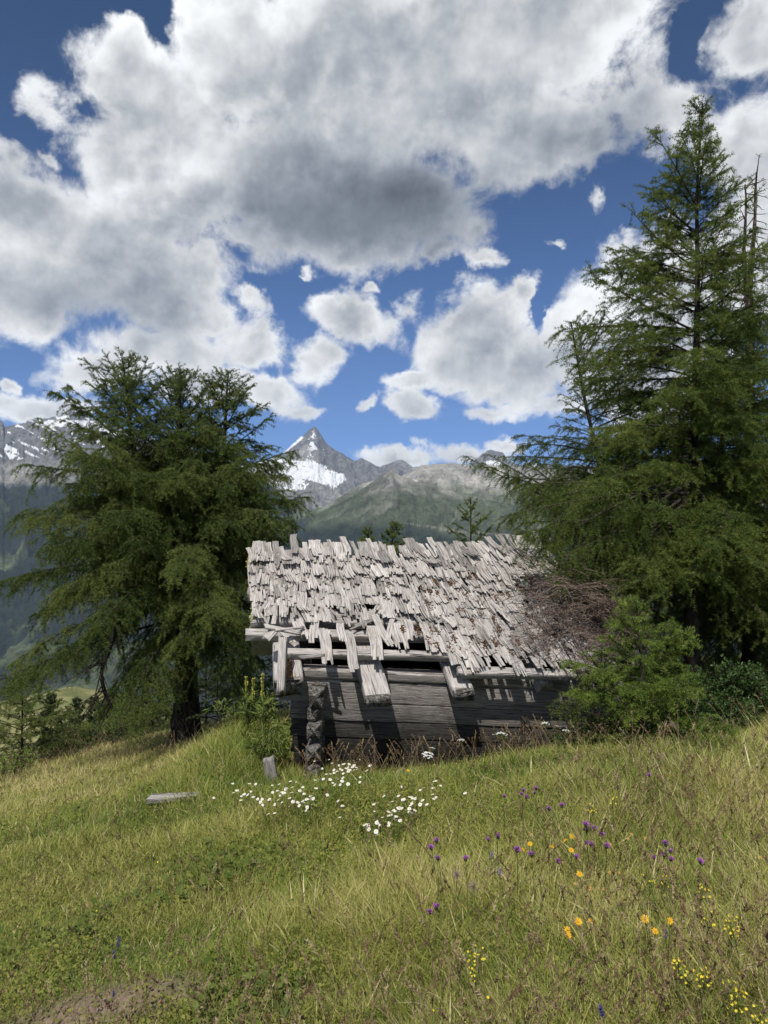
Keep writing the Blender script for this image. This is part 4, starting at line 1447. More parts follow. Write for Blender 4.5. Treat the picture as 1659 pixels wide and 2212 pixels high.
# young larches: one stem, rising boughs
def young(label, px, depth, ytop, halfw, seed, mat=M_YOUNG, dens=1.0, name='young_larch', group=None, lean=0, droop=0.3, per_m=380, nw=0.003, nl=0.026, ybase=None, bpm=26, var0=0.5, sec=0.16, whorl=0.0):
    x = (px - CX) / F * depth
    z0 = float(gz(x, depth)) - 0.03 if ybase is None else (CY - ybase) / F * depth
    top = P3(px + lean, ytop, depth)
    h = top[2] - z0
    b = (x, depth, z0)
    rows = [(ytop, 4, 4), (ytop + (CY - F * z0 / depth - ytop) * 0.0 + 10, 10, 10)]
    ybot = CY - F * z0 / depth
    for fr, fw in ((0.15, 0.35), (0.35, 0.72), (0.6, 1.0), (0.85, 0.9), (1.0, 0.6)):
        rows.append((ytop + (ybot - ytop) * fr, halfw * fw, halfw * fw))
    en = envelope(rows, px, depth, 1.0)
    sec_len = sec if halfw / F * depth < 0.9 else 0.3

    def pt(zr, g, nb):
        return 0.15 + 0.5 * zr + g.normal(0, 0.15, nb), -0.25 * (1 - zr) + g.normal(0, 0.1, nb)
    return larch(name, label, b, [([b, (x + (top[0] - x) * 0.5, depth, z0 + h * 0.55), top], max(0.012, 0.016 * h), 0.004, 0.06, bpm * dens)], en, seed, mat, per_m, nl, nw,
                 0.045 / dens, sec_len, 0.07 / dens, 0.09, group, 'larch', None, None, droop, var0, 8, 0.018, 0, pt, True, whorl)


young('bright green young larch growing in front of the hut and its tall neighbours', 1395, 5.5, 1306, 185, 611, dens=1.6, lean=-20, per_m=620, sec=0.22, bpm=30, droop=0.35, nw=0.0040, whorl=0.19, nl=0.024)
young('low young larch with sparse drooping boughs beside the hut wall', 1290, 6.0, 1420, 95, 612, M_LARCH, 1.0, lean=10, sec=0.22, droop=0.6, bpm=46)
young('thin pale young larch between the left trunk and the hut', 468, 9.2, 1445, 62, 613, M_LARCH, 0.7, lean=2, bpm=18)
young('small larch top rising behind the middle of the roof ridge', 848, 11.0, 1134, 60, 614, M_LARCH, 1.6, ybase=1330, bpm=34, nw=0.009, nl=0.03)
young('lowest larch top just showing over the roof ridge', 796, 11.4, 1144, 46, 615, M_LARCH, 1.6, ybase=1330, bpm=34, nw=0.009, nl=0.03)
young('slender larch leader standing up behind the right half of the ridge', 1017, 10.6, 1080, 100, 616, M_LARCH_DK, 1.1, ybase=1400, bpm=22, nw=0.008, nl=0.03)
young('bushy young larch at the left edge below the big larch', 48, 13.0, 1440, 150, 617, M_LARCH_DK, 1.0, nw=0.008, bpm=38, per_m=260, nl=0.03, sec=0.4, name='young_larch', var0=0.6)
young('bushy young larch in the hollow right of the left edge one', 150, 14.5, 1535, 130, 618, M_LARCH_DK, 1.0, nw=0.008, bpm=36, per_m=240, nl=0.03, sec=0.4, var0=0.6)
young('young larch right behind the trunk of the big larch', 330, 15.5, 1425, 150, 619, M_LARCH_DK, 1.0, nw=0.009, bpm=34, per_m=220, nl=0.03, sec=0.4, var0=0.6)
young('young larch between the big trunk and the mulleins', 540, 12.5, 1375, 125, 620, M_LARCH_DK, 1.05, nw=0.007, bpm=34, per_m=260, nl=0.03, sec=0.36)
young('young larch left of the big trunk with its tip against the valley', 262, 17.0, 1475, 105, 621, M_LARCH_DK, 0.9, nw=0.009, bpm=34, per_m=220, nl=0.03, sec=0.4)
young('dense dark larch filling the gap right behind the big trunk', 445, 14.0, 1395, 130, 622, M_LARCH_DK, 1.0, nw=0.008, bpm=34, per_m=240, nl=0.03, sec=0.4)
# conifers of the forest below the meadow's brow
gi = np.random.default_rng(55)
labels = ['dark spruce at the left end of the forest below the brow', 'spruce below the brow against the pale pasture', 'spruce with its tip just under the pale pasture', 'tallest spruce in the forest gap left of the big trunk',
          'narrow spruce in the middle of the forest gap', 'spruce to the right of the forest gap', 'spruce seen between hanging boughs of the big larch', 'dark spruce right below the dead limb']
for k, (px, dep, yt) in enumerate([(110, 30, 1500), (165, 38, 1512), (205, 33, 1505), (245, 42, 1490), (280, 36, 1510), (315, 30, 1500), (345, 40, 1480), (225, 27, 1530)]):
    young(labels[k], px, dep, yt, 52 + gi.uniform(-6, 8), 700 + k, M_FAR, 0.6, name='spruce_tree', group='conifers below the meadow brow', nw=0.045, nl=0.12, per_m=100, ybase=1720, sec=0.6, bpm=34, droop=0.4)

# ------------------------------------------------------------------ shrubs on the right, herbs along the hut


def shrub(label, px, py, depth, halfw_px, h, seed, mat=M_SHRUB, n=60, per_m=150, ll=0.032, lw=0.014, name='shrub', group=None, cat='shrub', var0=0.5):
    g = np.random.default_rng(seed)
    x = (px - CX) / F * depth
    z = float(gz(x, depth)) - 0.02
    hw = halfw_px / F * depth
    root = thing(name, (x, depth, z), label, cat, group)
    a = g.uniform(0, 2 * np.pi, n)
    rr_ = np.sqrt(g.random(n))
    A = np.stack([x + 0.45 * hw * rr_ * np.cos(a), depth + 0.45 * hw * rr_ * np.sin(a), np.full(n, z)], -1)
    hh = h * g.uniform(0.6, 1.1, n) * (1 - 0.35 * rr_)
    B = np.stack([0.75 * hw * rr_ * np.cos(a), 0.75 * hw * rr_ * np.sin(a), hh], -1)
    C = np.stack([g.normal(0, 0.06, n), g.normal(0, 0.06, n), -0.12 * hh], -1)
    sh = Shoots(A, B, C)
    s2 = side_shoots(g, sh, 0.06, 0.16, 0.2, 50, 0.0, 0.1, 0.35)
    wa = Acc()
    shoot_wood(wa, sh, 0.005, 0.002, 4, 4)
    shoot_wood(wa, s2, 0.002, 0.001, 3, 2)
    wa.build('stems', M_TWIG, root)
    V1, f1, v1 = leaves(g, sh, per_m * 0.5, ll, lw, 0.3, var0)
    V2, f2, v2 = leaves(g, s2, per_m, ll, lw, 0.1, var0)
    mesh('foliage', np.concatenate([V1, V2]), [np.concatenate([f1, f2 + len(V1)])], mat, root, None, {'var': np.concatenate([v1, v2])})
    return root


shrub('glossy dark shrub left of the right edge bushes, under the tall larch', 1500, 0, 6.1, 70, 0.50, 801, n=70)
shrub('tallest glossy shrub at the right edge of the meadow', 1600, 0, 6.0, 80, 0.62, 802, n=90)
shrub('lower glossy shrub in front of the right edge bushes', 1560, 0, 5.6, 70, 0.36, 803, n=70)
shrub('shrub cut by the right edge of the picture', 1690, 0, 5.9, 80, 0.55, 804, n=80)
shrub('dark weedy bush at the foot of the young larch', 1400, 0, 5.75, 90, 0.26, 805, n=60, var0=0.35)
shrub('low weedy bush between the hut wall and the young larch', 1265, 0, 5.95, 70, 0.22, 806, n=50, var0=0.4)
shrub('leafy herb clump leaning on the left corner of the hut', 590, 0, 6.35, 40, 0.42, 807, M_HERB, n=24, per_m=60, ll=0.085, lw=0.009, name='herb_clump', cat='herb')
shrub('tall leafy herb clump left of the hut below the mulleins', 548, 0, 7.2, 70, 0.52, 808, M_HERB, n=24, per_m=60, ll=0.095, lw=0.010, name='herb_clump', cat='herb')
shrub('small herb clump at the far left brow of the meadow', 45, 0, 10.6, 50, 0.45, 809, M_HERB, n=26, per_m=80, ll=0.06, lw=0.026, name='herb_clump', cat='herb')

# ------------------------------------------------------------------ grass
NB = 520000
g = np.random.default_rng(900)


def hutmask(x, y):
    q = np.stack([x + 0.83, y - 6.20], -1)
    s = q @ wdir[:2]
    o_ = q @ wn[:2]
    return (s > 0.0) & (s < 3.0) & (o_ > 0.02) & (o_ < 2.15)


def blades(n, g, ymin, ymax, p=1.25):
    u = g.random(n)
    q = 1 - p
    y = (ymin ** q + u * (ymax ** q - ymin ** q)) ** (1 / q)
    x = g.uniform(-1, 1, n) * (0.60 * y + 0.35)
    return x, y


def make_blades(x, y, Hh, Wd, lean, leandir, curve, var, g, seg=3):
    n = len(x)
    z = gz(x, y)
    base = np.stack([x, y, z - 0.01], -1)
    ld = np.stack([np.cos(leandir), np.sin(leandir), 0 * x], -1)
    side = np.stack([-np.sin(leandir + g.normal(0, 0.9, n)), np.cos(leandir + g.normal(0, 0.9, n)), 0 * x], -1)
    V = np.zeros((n, 2 * seg + 1, 3))
    for k in range(seg):
        t = k / seg
        c = base + ld * (Hh * (lean * t + curve * t * t))[:, None] + np.array((0, 0, 1.0)) * (Hh * (t - 0.38 * (curve * t) ** 2))[:, None]
        w_ = (Wd * (1 - 0.75 * t) * 0.5)[:, None] * side
        V[:, 2 * k] = c - w_
        V[:, 2 * k + 1] = c + w_
    V[:, 2 * seg] = base + ld * (Hh * (lean + curve))[:, None] + np.array((0, 0, 1.0)) * (Hh * (1 - 0.38 * curve ** 2))[:, None]
    st = 2 * seg + 1
    q = np.array([[2 * k, 2 * k + 1, 2 * k + 3, 2 * k + 2] for k in range(seg - 1)])
    tr = np.array([[2 * seg - 2, 2 * seg - 1, 2 * seg]])
    o_ = (np.arange(n) * st)[:, None, None]
    return V.reshape(-1, 3), [(q[None] + o_).reshape(-1, 4), (tr[None] + o_).reshape(-1, 3)], np.repeat(np.clip(var, 0, 1), st)


x, y = blades(NB, g, 1.7, 15.5)
p2 = xyz(x, y)
sm_ = soil_mask(x, y)
patch = fbm(p2 * 0.9, 3, 201)                 # long or short, lush or dry
patch2 = fbm(p2 * 2.6, 3, 207)
keep = (g.random(NB) > 0.93 * sm_ + 0.0) & ~hutmask(x, y)
x, y, patch, patch2, sm_ = x[keep], y[keep], patch[keep], patch2[keep], sm_[keep]
n = len(x)
dry = ss(x + 0.4 * patch, 0.1, 1.8) * ss(y, 7.0, 3.8)                       # straw coloured on the right foreground
dry = np.maximum(dry, 0.8 * ss(y, 2.6, 2.1))
brow = ss(-x - 0.2 * y, 0.3, 1.2) * ss(y, 6.0, 8.5)                     # yellowish rim of the slope
lush = np.exp(-((x + 0.2) / 1.7) ** 2 - ((y - 5.4) / 0.9) ** 2) + np.exp(-((x + 1.35) / 0.5) ** 2 - ((y - 6.6) / 1.2) ** 2)
Hh = 0.071 * (1 + 0.55 * patch + 0.35 * patch2) * g.uniform(0.45, 1.5, n) * (1 + 0.50 * dry + 0.25 * lush) * (1 + 0.35 * ss(y, 7, 11))
Hh = Hh * (1 + 1.1 * np.exp(-((x + 1.25) / 0.35) ** 2 - ((y - 6.7) / 0.7) ** 2))
Hh = np.clip(Hh * (1 - 0.5 * sm_), 0.02, 0.5)
Hh = Hh * (1 - 0.35 * ss(-x, 0.3, 1.2) * ss(y, 5.5, 4.2))
Wd = 0.0030 * g.uniform(0.6, 1.5, n) * (0.72 + 0.14 * y)
swirl = 2.2 * fbm(p2[keep] * 0.8, 2, 221) * np.pi
ldir = swirl + g.normal(0, 1.7, n)
var = 0.33 + 0.26 * patch2 + 0.18 * patch + 0.09 * dry + 0.16 * brow + 0.06 * ss(-x, 0.0, 1.5) - 0.16 * np.clip(lush, 0, 1) + g.normal(0, 0.11, n)
straw = g.random(n) < (0.06 + 0.11 * dry + 0.10 * brow)
var = np.where(straw, g.uniform(0.65, 1.0, n), var)
broad = g.random(n) < 0.03
Wd = np.where(broad, Wd * 2.4, Wd)
Hh = np.where(broad, Hh * 1.25, Hh)
V, fs, vv = make_blades(x, y, Hh, Wd, np.abs(g.normal(0.15, 0.22, n)) + 0.25 * straw, ldir, np.abs(g.normal(0.40, 0.32, n)), var, g)
tag(mesh('grass', V, fs, M_GRASS, None, None, {'var': vv}), 'tangled green and straw coloured meadow grass', 'grass', None, 'stuff')

# small rounded leaves of the ground cover, thickest on the left
n = 150000
x, y = blades(n, g, 1.7, 9, 1.3)
pm = fbm(xyz(x, y) * 1.3, 3, 301)
pk = g.random(n) < np.clip(0.15 + 0.45 * ss(-x + 0.3, -0.6, 0.8) * ss(y, 6.5, 4.5) + 1.2 * pm, 0.02, 1) * (1 - 0.8 * soil_mask(x, y))
pk &= ~hutmask(x, y)
x, y, pm = x[pk], y[pk], pm[pk]
n = len(x)
z = gz(x, y) + g.uniform(0.01, 0.095, n)
wd_ = fbm(xyz(x, y) * 1.9, 3, 333) > 0.22
sz = 0.0062 * g.uniform(0.5, 1.5, n) * (0.8 + 0.1 * y) * np.where(wd_ & (g.random(n) < 0.4), 2.3, 1.0)
nr_ = unit(np.stack([g.normal(0, 0.5, n), g.normal(-0.15, 0.5, n), np.ones(n)], -1))
e1 = unit(np.cross(nr_, g.normal(0, 1, (n, 3))))
e2 = np.cross(nr_, e1)
c0 = np.stack([x, y, z], -1)
V = np.stack([c0 + e1 * sz[:, None], c0 + e2 * sz[:, None] * 0.75 + nr_ * sz[:, None] * 0.2, c0 - e1 * sz[:, None], c0 - e2 * sz[:, None] * 0.75 + nr_ * sz[:, None] * 0.2], 1).reshape(-1, 3)
q = np.arange(n * 4).reshape(-1, 4)
vv = np.repeat(np.clip(0.55 + 0.30 * pm - 0.35 * wd_ + g.normal(0, 0.2, n), 0, 1), 4)
tag(mesh('ground_cover', V, [np.concatenate([q[:, [0, 1, 2]], q[:, [0, 2, 3]]])], M_COVER, None, None, {'var': vv}), 'small yellowish green leaves of creeping ground cover', 'ground cover', None, 'stuff')

# tall dry stalks with drooping seed heads
n = 9000
x, y = blades(n, g, 1.8, 13.5, 0.9)
d1 = np.clip(0.16 + 0.5 * ss(x, 0.0, 1.5) * ss(y, 6.5, 4) + 0.9 * ss(-x - 0.2 * y, 0.4, 1.2) * ss(y, 8.0, 10) + 0.35 * ss(y, 2.7, 2.1), 0, 1)
wallz = np.exp(-((y - 0.122 * (x + 0.83) - 5.98) / 0.14) ** 2) * (x > -0.75) * (x < 1.6)
pk = (g.random(n) < np.clip(d1 + wallz, 0, 1)) & ~hutmask(x, y) & (soil_mask(x, y) < 0.5)
x, y = x[pk], y[pk]
xw = g.uniform(-0.7, 1.5, 170)
yw = 5.98 + 0.122 * (xw + 0.83) + g.normal(0, 0.10, 170)
x, y = np.concatenate([x, xw]), np.concatenate([y, yw])
n = len(x)
z = gz(x, y)
hs = g.uniform(0.16, 0.36, n) * (1 + 0.25 * ss(y, 6, 10))
ad = g.uniform(0, 2 * np.pi, n)
B = np.stack([np.cos(ad) * hs * 0.2, np.sin(ad) * hs * 0.2, hs], -1)
C = np.stack([np.cos(ad) * hs * 0.25, np.sin(ad) * hs * 0.25, -0.12 * hs], -1)
st = Shoots(np.stack([x, y, z], -1), B, C)
wid = 0.0011 * (0.8 + 0.16 * y)
acd = Acc()
shoot_wood(acd, st, wid, 0.0006, 3, 5)
vs = np.repeat(g.uniform(0.2, 1.0, n), 6 * 3)
heads = Shoots(st.at(np.arange(n), np.full(n, 0.82)), (st.at(np.arange(n), np.full(n, 1.04)) - st.at(np.arange(n), np.full(n, 0.82))), np.zeros((n, 3)))
V2, f2, v2 = needles(g, heads, 420, 0.013, 0.0050, 0, 0.0, 1.2, 0.35, 0.3)
Vs = acd.V[0]
tag(mesh('dry_grass', np.concatenate([Vs, V2]), [acd.F4[0], f2 + len(Vs)], M_DRY, None, None, {'var': np.concatenate([vs, v2])}), 'thin dry grass stalks with brown seed heads', 'dry grass', None, 'stuff')

# ------------------------------------------------------------------ flowers


def petals_mesh(acc, n, r_in, r_out, wd, droop=0.1, g=None, seg=2, cup=0.0):
    for k in range(n):
        a = 2 * np.pi * k / n + g.normal(0, 0.08)
        d = np.array((math.cos(a), math.sin(a), 0))
        s = np.array((-math.sin(a), math.cos(a), 0))
        ro = r_out * g.uniform(0.85, 1.08)
        dz = -droop * ro * g.uniform(0.4, 1.6) + cup * ro
        V = [d * r_in - s * wd * 0.3, d * r_in + s * wd * 0.3, d * (r_in + ro) * 0.6 + s * wd * 0.5 + np.array((0, 0, dz * 0.25)), d * (r_in + ro) * 0.6 - s * wd * 0.5 + np.array((0, 0, dz * 0.25)),
             d * ro + s * wd * 0.28 + np.array((0, 0, dz)), d * ro - s * wd * 0.28 + np.array((0, 0, dz))]
        acc.add(np.array(V), [[0, 1, 2, 3], [3, 2, 4, 5]])


def dome(acc, r, h, n=10, rings=4, z0=0.0, c=(0, 0)):
    V, f3 = [], []
    for i in range(rings):
        q = i / rings * np.pi / 2
        for k in range(n):
            a = 2 * np.pi * k / n
            V.append((c[0] + r * math.cos(q) * math.cos(a), c[1] + r * math.cos(q) * math.sin(a), z0 + h * math.sin(q)))
    V.append((c[0], c[1], z0 + h))
    V.append((c[0], c[1], z0 - 0.25 * h))
    f4 = grid_faces(rings, n, True)
    b = (rings - 1) * n
    for k in range(n):
        f3.append((b + k, b + (k + 1) % n, rings * n))
        f3.append(((k + 1) % n, k, rings * n + 1))
    acc.add(np.array(V), f4, f3)


def xf(acc, k0, M, t):
    """turn and move everything added to acc since piece k0"""
    for i in range(k0, len(acc.V)):
        acc.V[i] = acc.V[i] @ np.asarray(M).T + np.asarray(t)


def tiltM(tx, tz, hs=0.66):
    return np.array((Matrix.Rotation(tz, 3, 'Z') @ Matrix.Rotation(tx, 3, 'X'))) * hs


def build_flower(kind, seed):
    """prototype at the origin; returns list of (part name, Acc, material), the stem is 'h' tall"""
    g = np.random.default_rng(seed)
    parts = []
    if kind == 'daisy':
        h = 0.26
        M = tiltM(math.radians(g.uniform(10, 65)), g.normal(0, 0.9))
        a = Acc(); tube(a, polyline([(0, 0, -0.02), (0.008, 0.004, h * 0.5), (0, 0, h)], 6), 0.0015, 5)
        parts.append(('stem', a, M_STEM))
        a = Acc(); petals_mesh(a, 13, 0.005, 0.0235, 0.0088, 0.12, g); xf(a, 0, M, (0, 0, h)); parts.append(('petals', a, M_PETAL))
        a = Acc(); dome(a, 0.0075, 0.0042, 10, 3, 0.001); xf(a, 0, M, (0, 0, h)); parts.append(('centre', a, M_DISC))
    elif kind in ('arnica', 'faded'):
        h = 0.40
        M = tiltM(math.radians(45 if kind == 'arnica' else 20), g.normal(0, 0.4))
        a = Acc(); tube(a, polyline([(0, 0, -0.02), (0.01, -0.006, h * 0.5), (0, 0, h)], 8), 0.0021, 6)
        parts.append(('stem', a, M_STEM))
        a = Acc(); petals_mesh(a, 11 if kind == 'arnica' else 8, 0.007, 0.031 if kind == 'arnica' else 0.026, 0.0085 if kind == 'arnica' else 0.006, 0.25 if kind == 'arnica' else 0.8, g)
        xf(a, 0, M, (0, 0, h)); parts.append(('petals', a, M_ARN if kind == 'arnica' else M_FADED))
        a = Acc(); dome(a, 0.010, 0.007, 10, 3, 0.001); xf(a, 0, M, (0, 0, h)); parts.append(('centre', a, M_ARNC))
    elif kind == 'knapweed':
        h = 0.33
        a = Acc(); tube(a, polyline([(0, 0, -0.02), (0.008, 0, h * 0.5), (0, 0, h)], 8), 0.0017, 5)
        parts.append(('stem', a, M_STEM))
        a = Acc(); dome(a, 0.009, -0.010, 8, 3, h); dome(a, 0.009, 0.008, 8, 3, h); parts.append(('bract', a, M_BRACT))
        a = Acc()
        n = 46
        az_ = g.uniform(0, 2 * np.pi, n); el_ = np.arccos(g.uniform(0.05, 1, n))
        d = 0.8 * np.stack([np.sin(el_) * np.cos(az_), np.sin(el_) * np.sin(az_), np.cos(el_)], -1)
        s = unit(np.cross(d, g.normal(0, 1, (n, 3)))) * 0.0026
        p0 = np.array((0, 0, h + 0.003)) + d * 0.005
        p1 = p0 + d * g.uniform(0.011, 0.019, n)[:, None]
        V = np.stack([p0 - s * 0.5, p0 + s * 0.5, p1 + s, p1 - s], 1).reshape(-1, 3)
        a.add(V, np.arange(n * 4).reshape(-1, 4)); parts.append(('florets', a, M_PURPLE))
    elif kind in ('bluespike', 'lilac'):
        h = 0.26 if kind == 'bluespike' else 0.20
        a = Acc(); tube(a, polyline([(0, 0, -0.02), (0.008, 0, h * 0.5), (0, 0, h)], 8), 0.0016, 5)
        parts.append(('stem', a, M_STEM))
        a = Acc()
        sh = Shoots(np.array([[0, 0, h * 0.84]]), np.array([[0, 0, h * 0.2]]), np.zeros((1, 3)))
        V, f3, _ = leaves(g, sh, 1500, 0.012, 0.006, 0.0)
        a.add(V, None, f3); parts.append(('florets', a, M_BLUE if kind == 'bluespike' else M_LILAC))
    elif kind == 'wort':
        h = 0.36
        a = Acc(); tube(a, polyline([(0, 0, -0.02), (0.006, 0, h * 0.5), (0, 0, h)], 8), 0.0017, 5)
        fl, lv = Acc(), Acc()
        sh0 = Shoots(np.array([[0, 0, h * 0.1]]), np.array([[0, 0, h * 0.8]]), np.zeros((1, 3)))
        V, f3, vv = leaves(g, sh0, 160, 0.022, 0.009, 0.0)
        lv.add(V, None, f3, var=vv)
        for k in range(9):
            az_ = g.uniform(0, 6.28); r = g.uniform(0.006, 0.042)
            tip = np.array((r * math.cos(az_), r * math.sin(az_), h + g.uniform(-0.055, 0.012)))
            tube(a, polyline([(0, 0, tip[2] - 0.03 - r * 0.5), tip], 4), 0.0008, 4)
            k0 = len(fl.V)
            petals_mesh(fl, 5, 0.001, 0.010, 0.0075, -0.2, g)
            xf(fl, k0, tiltM(g.uniform(0.2, 1.1), g.normal(0, 0.6)), tip)
        parts += [('stem', a, M_STEM), ('leaves', lv, M_HERB), ('flowers', fl, M_YEL)]
    elif kind == 'buttercup':
        h = 0.30
        a = Acc(); tube(a, polyline([(0, 0, -0.02), (0.006, 0, h * 0.5), (0, 0, h)], 8), 0.0013, 5)
        parts.append(('stem', a, M_STEM))
        a = Acc(); petals_mesh(a, 5, 0.001, 0.013, 0.013, -0.3, g); xf(a, 0, tiltM(0.6, 0), (0, 0, h)); parts.append(('petals', a, M_YEL))
    elif kind == 'yarrow':
        h = 0.32
        a = Acc(); tube(a, polyline([(0, 0, -0.02), (0.01, 0, h * 0.5), (0, 0, h)], 8), 0.002, 5)
        fl = Acc()
        for k in range(40):
            r = 0.045 * math.sqrt(g.random()); az_ = g.uniform(0, 6.28)
            tip = np.array((r * math.cos(az_), r * math.sin(az_), h + 0.012 - 6 * r * r + g.normal(0, 0.003)))
            tube(a, polyline([(0, 0, h - 0.05), tip], 4), 0.0007, 3)
            dome(fl, 0.0068, 0.004, 6, 2, tip[2], tip[:2])
        parts += [('stem', a, M_STEM), ('umbel', fl, M_WHITE)]
    elif kind == 'plume':
        h = 0.24
        a = Acc(); tube(a, polyline([(0, 0, -0.02), (0.01, 0, h * 0.5), (0, 0, h)], 8), 0.0018, 5)
        parts.append(('stem', a, M_STEM))
        n = 170
        d = unit(g.normal(0, 1, (n, 3)) + np.array((0, 0, 0.5)))
        s = unit(np.cross(d, g.normal(0, 1, (n, 3)))) * 0.0009
        p0 = np.array((0, 0, h))
        a = Acc(); a.add(np.stack([p0 - s, p0 + s, p0 + d * g.uniform(0.02, 0.05, n)[:, None]], 1).reshape(-1, 3), None, np.arange(n * 3).reshape(-1, 3))
        parts.append(('plume', a, M_PLUME))
    return h, parts


def plant_all(kind, name, cat, spots, group, nproto=3, smin=0.8, smax=1.15):
    """spots: (px, py of the flower head, label)"""
    g = np.random.default_rng(abs(hash(kind)) % 1000 if False else sum(map(ord, kind)))
    protos = []
    for i, (px, py, label) in enumerate(spots):
        s = g.uniform(smin, smax)
        k = i % nproto
        h = build_cache[kind][k][0] if kind in build_cache and k < len(build_cache[kind]) else build_flower(kind, 1000 + k)[0]
        x, y, z = hit(px, py, h * s)
        if k >= len(protos):
            root = thing(name, (0, 0, 0), label, cat, group)
            _, parts = build_flower(kind, 1000 + k)
            ch = [a.build(pn, mt, root) for pn, a, mt in parts]
            protos.append((root, ch))
            r = root
        else:
            root, ch = protos[k]
            r = root.copy()
            COL.objects.link(r)
            r['label'] = label
            for c_ in ch:
                d = c_.copy()
                d.parent = r
                COL.objects.link(d)
        r.location = (x, y, z)
        r.rotation_euler = (g.normal(0, 0.12), g.normal(0, 0.12), g.normal(0, 0.7))
        r.scale = (s, s, s)


build_cache = {}
g = np.random.default_rng(31)
sp = []
for _ in range(66):
    sp.append((602 + g.normal(0, 1) * 72, 1722 + g.normal(0, 1) * 19, 'white daisy in the loose patch left of the hut corner'))
for _ in range(44):
    sp.append((742 + g.normal(0, 1) * 30, 1664 + g.normal(0, 1) * 15, 'white daisy in the dense patch against the foot of the hut wall'))
for _ in range(56):
    t_ = g.random()
    sp.append((792 + 180 * t_ + g.normal(0, 20), 1775 - 85 * t_ + g.normal(0, 17), 'white daisy in the slanting band below the middle of the hut'))
plant_all('daisy', 'daisy', 'daisy', sp, 'white daisies below the hut', 8, 0.58, 0.88)

def c7(x, y):
    return 829 + 0.5 * x, 1539 + 0.5 * y


arn = [(126, 245, 'golden arnica against the dark foot of the hut wall'), (619, 580, 'golden arnica left of the pair of golden arnicas'), (742, 597, 'left bloom of the closest pair of golden arnicas'), (765, 600, 'right bloom of the closest pair of golden arnicas'),
       (795, 515, 'golden arnica highest above the close pair'), (598, 565, 'small golden arnica just left of a wide open one'), (745, 550, 'side-on golden arnica right above the close pair'), (875, 708, 'golden arnica above the faded ones in the middle of the right meadow'),
       (715, 880, 'golden arnica bending left in the straw grass'), (897, 902, 'golden arnica with a second bloom just under it'), (896, 926, 'lower bloom of two golden arnicas one above the other'), (803, 946, 'golden arnica with spread rays lowest in the straw grass'),
       (1157, 835, 'golden arnica with an orange heart above two others at right'), (1228, 884, 'golden arnica at the right end of the row'), (1123, 937, 'golden arnica with narrow rays lowest at right')]
plant_all('arnica', 'arnica_flower', 'arnica', [(*c7(x, y), l) for x, y, l in arn], 'golden arnicas in the right meadow', 3, 0.48, 0.66)
fad = [(656, 535, 'faded arnica above the left golden arnica'), (1022, 577, 'lowest of the faded arnicas in the upper right cluster'), (1050, 558, 'faded arnica in the middle of the upper right cluster'), (1078, 527, 'faded arnica at the top of the upper right cluster'),
       (1143, 535, 'faded arnica left of the topmost faded pair'), (1168, 513, 'topmost faded arnica of the right meadow'), (845, 735, 'faded arnica left under the golden one in mid meadow'), (867, 757, 'drooping faded arnica under the golden one in mid meadow'),
       (907, 750, 'faded arnica right under the golden one in mid meadow'), (1590, 612, 'faded arnica alone near the right edge'), (948, 690, 'withered pale arnica right of the mid meadow group'), (985, 685, 'withered pale arnica farthest right of the mid meadow group')]
plant_all('faded', 'arnica_flower', 'arnica', [(*c7(x, y), l) for x, y, l in fad], 'faded arnicas in the right meadow', 3, 0.40, 0.60)
kn = [(470, 540), (478, 546), (455, 541), (572, 558), (230, 622), (245, 590), (258, 580), (360, 643), (190, 865), (200, 870), (900, 533), (912, 538), (940, 510), (945, 520), (803, 612), (890, 562), (855, 535), (1193, 620), (1205, 630), (1180, 615), (1337, 625), (1240, 592),
      (1285, 622), (600, 342), (612, 346), (590, 338), (648, 336), (548, 352), (520, 370), (838, 488), (787, 417), (800, 422), (1155, 286), (720, 625), (653, 610)]


def knl(x, y):
    if y < 440:
        return 'purple knapweed in the far row below the hut wall' if x < 1000 else 'single purple knapweed far up the right slope'
    if y > 800:
        return 'purple knapweed low in the centre of the meadow'
    if x < 300:
        return 'purple knapweed at the left end of the flowering strip'
    if x < 700:
        return 'purple knapweed left of the golden arnica pair'
    if x < 1000:
        return 'purple knapweed right of the golden arnica pair'
    return 'purple knapweed at the right end of the flowering strip'


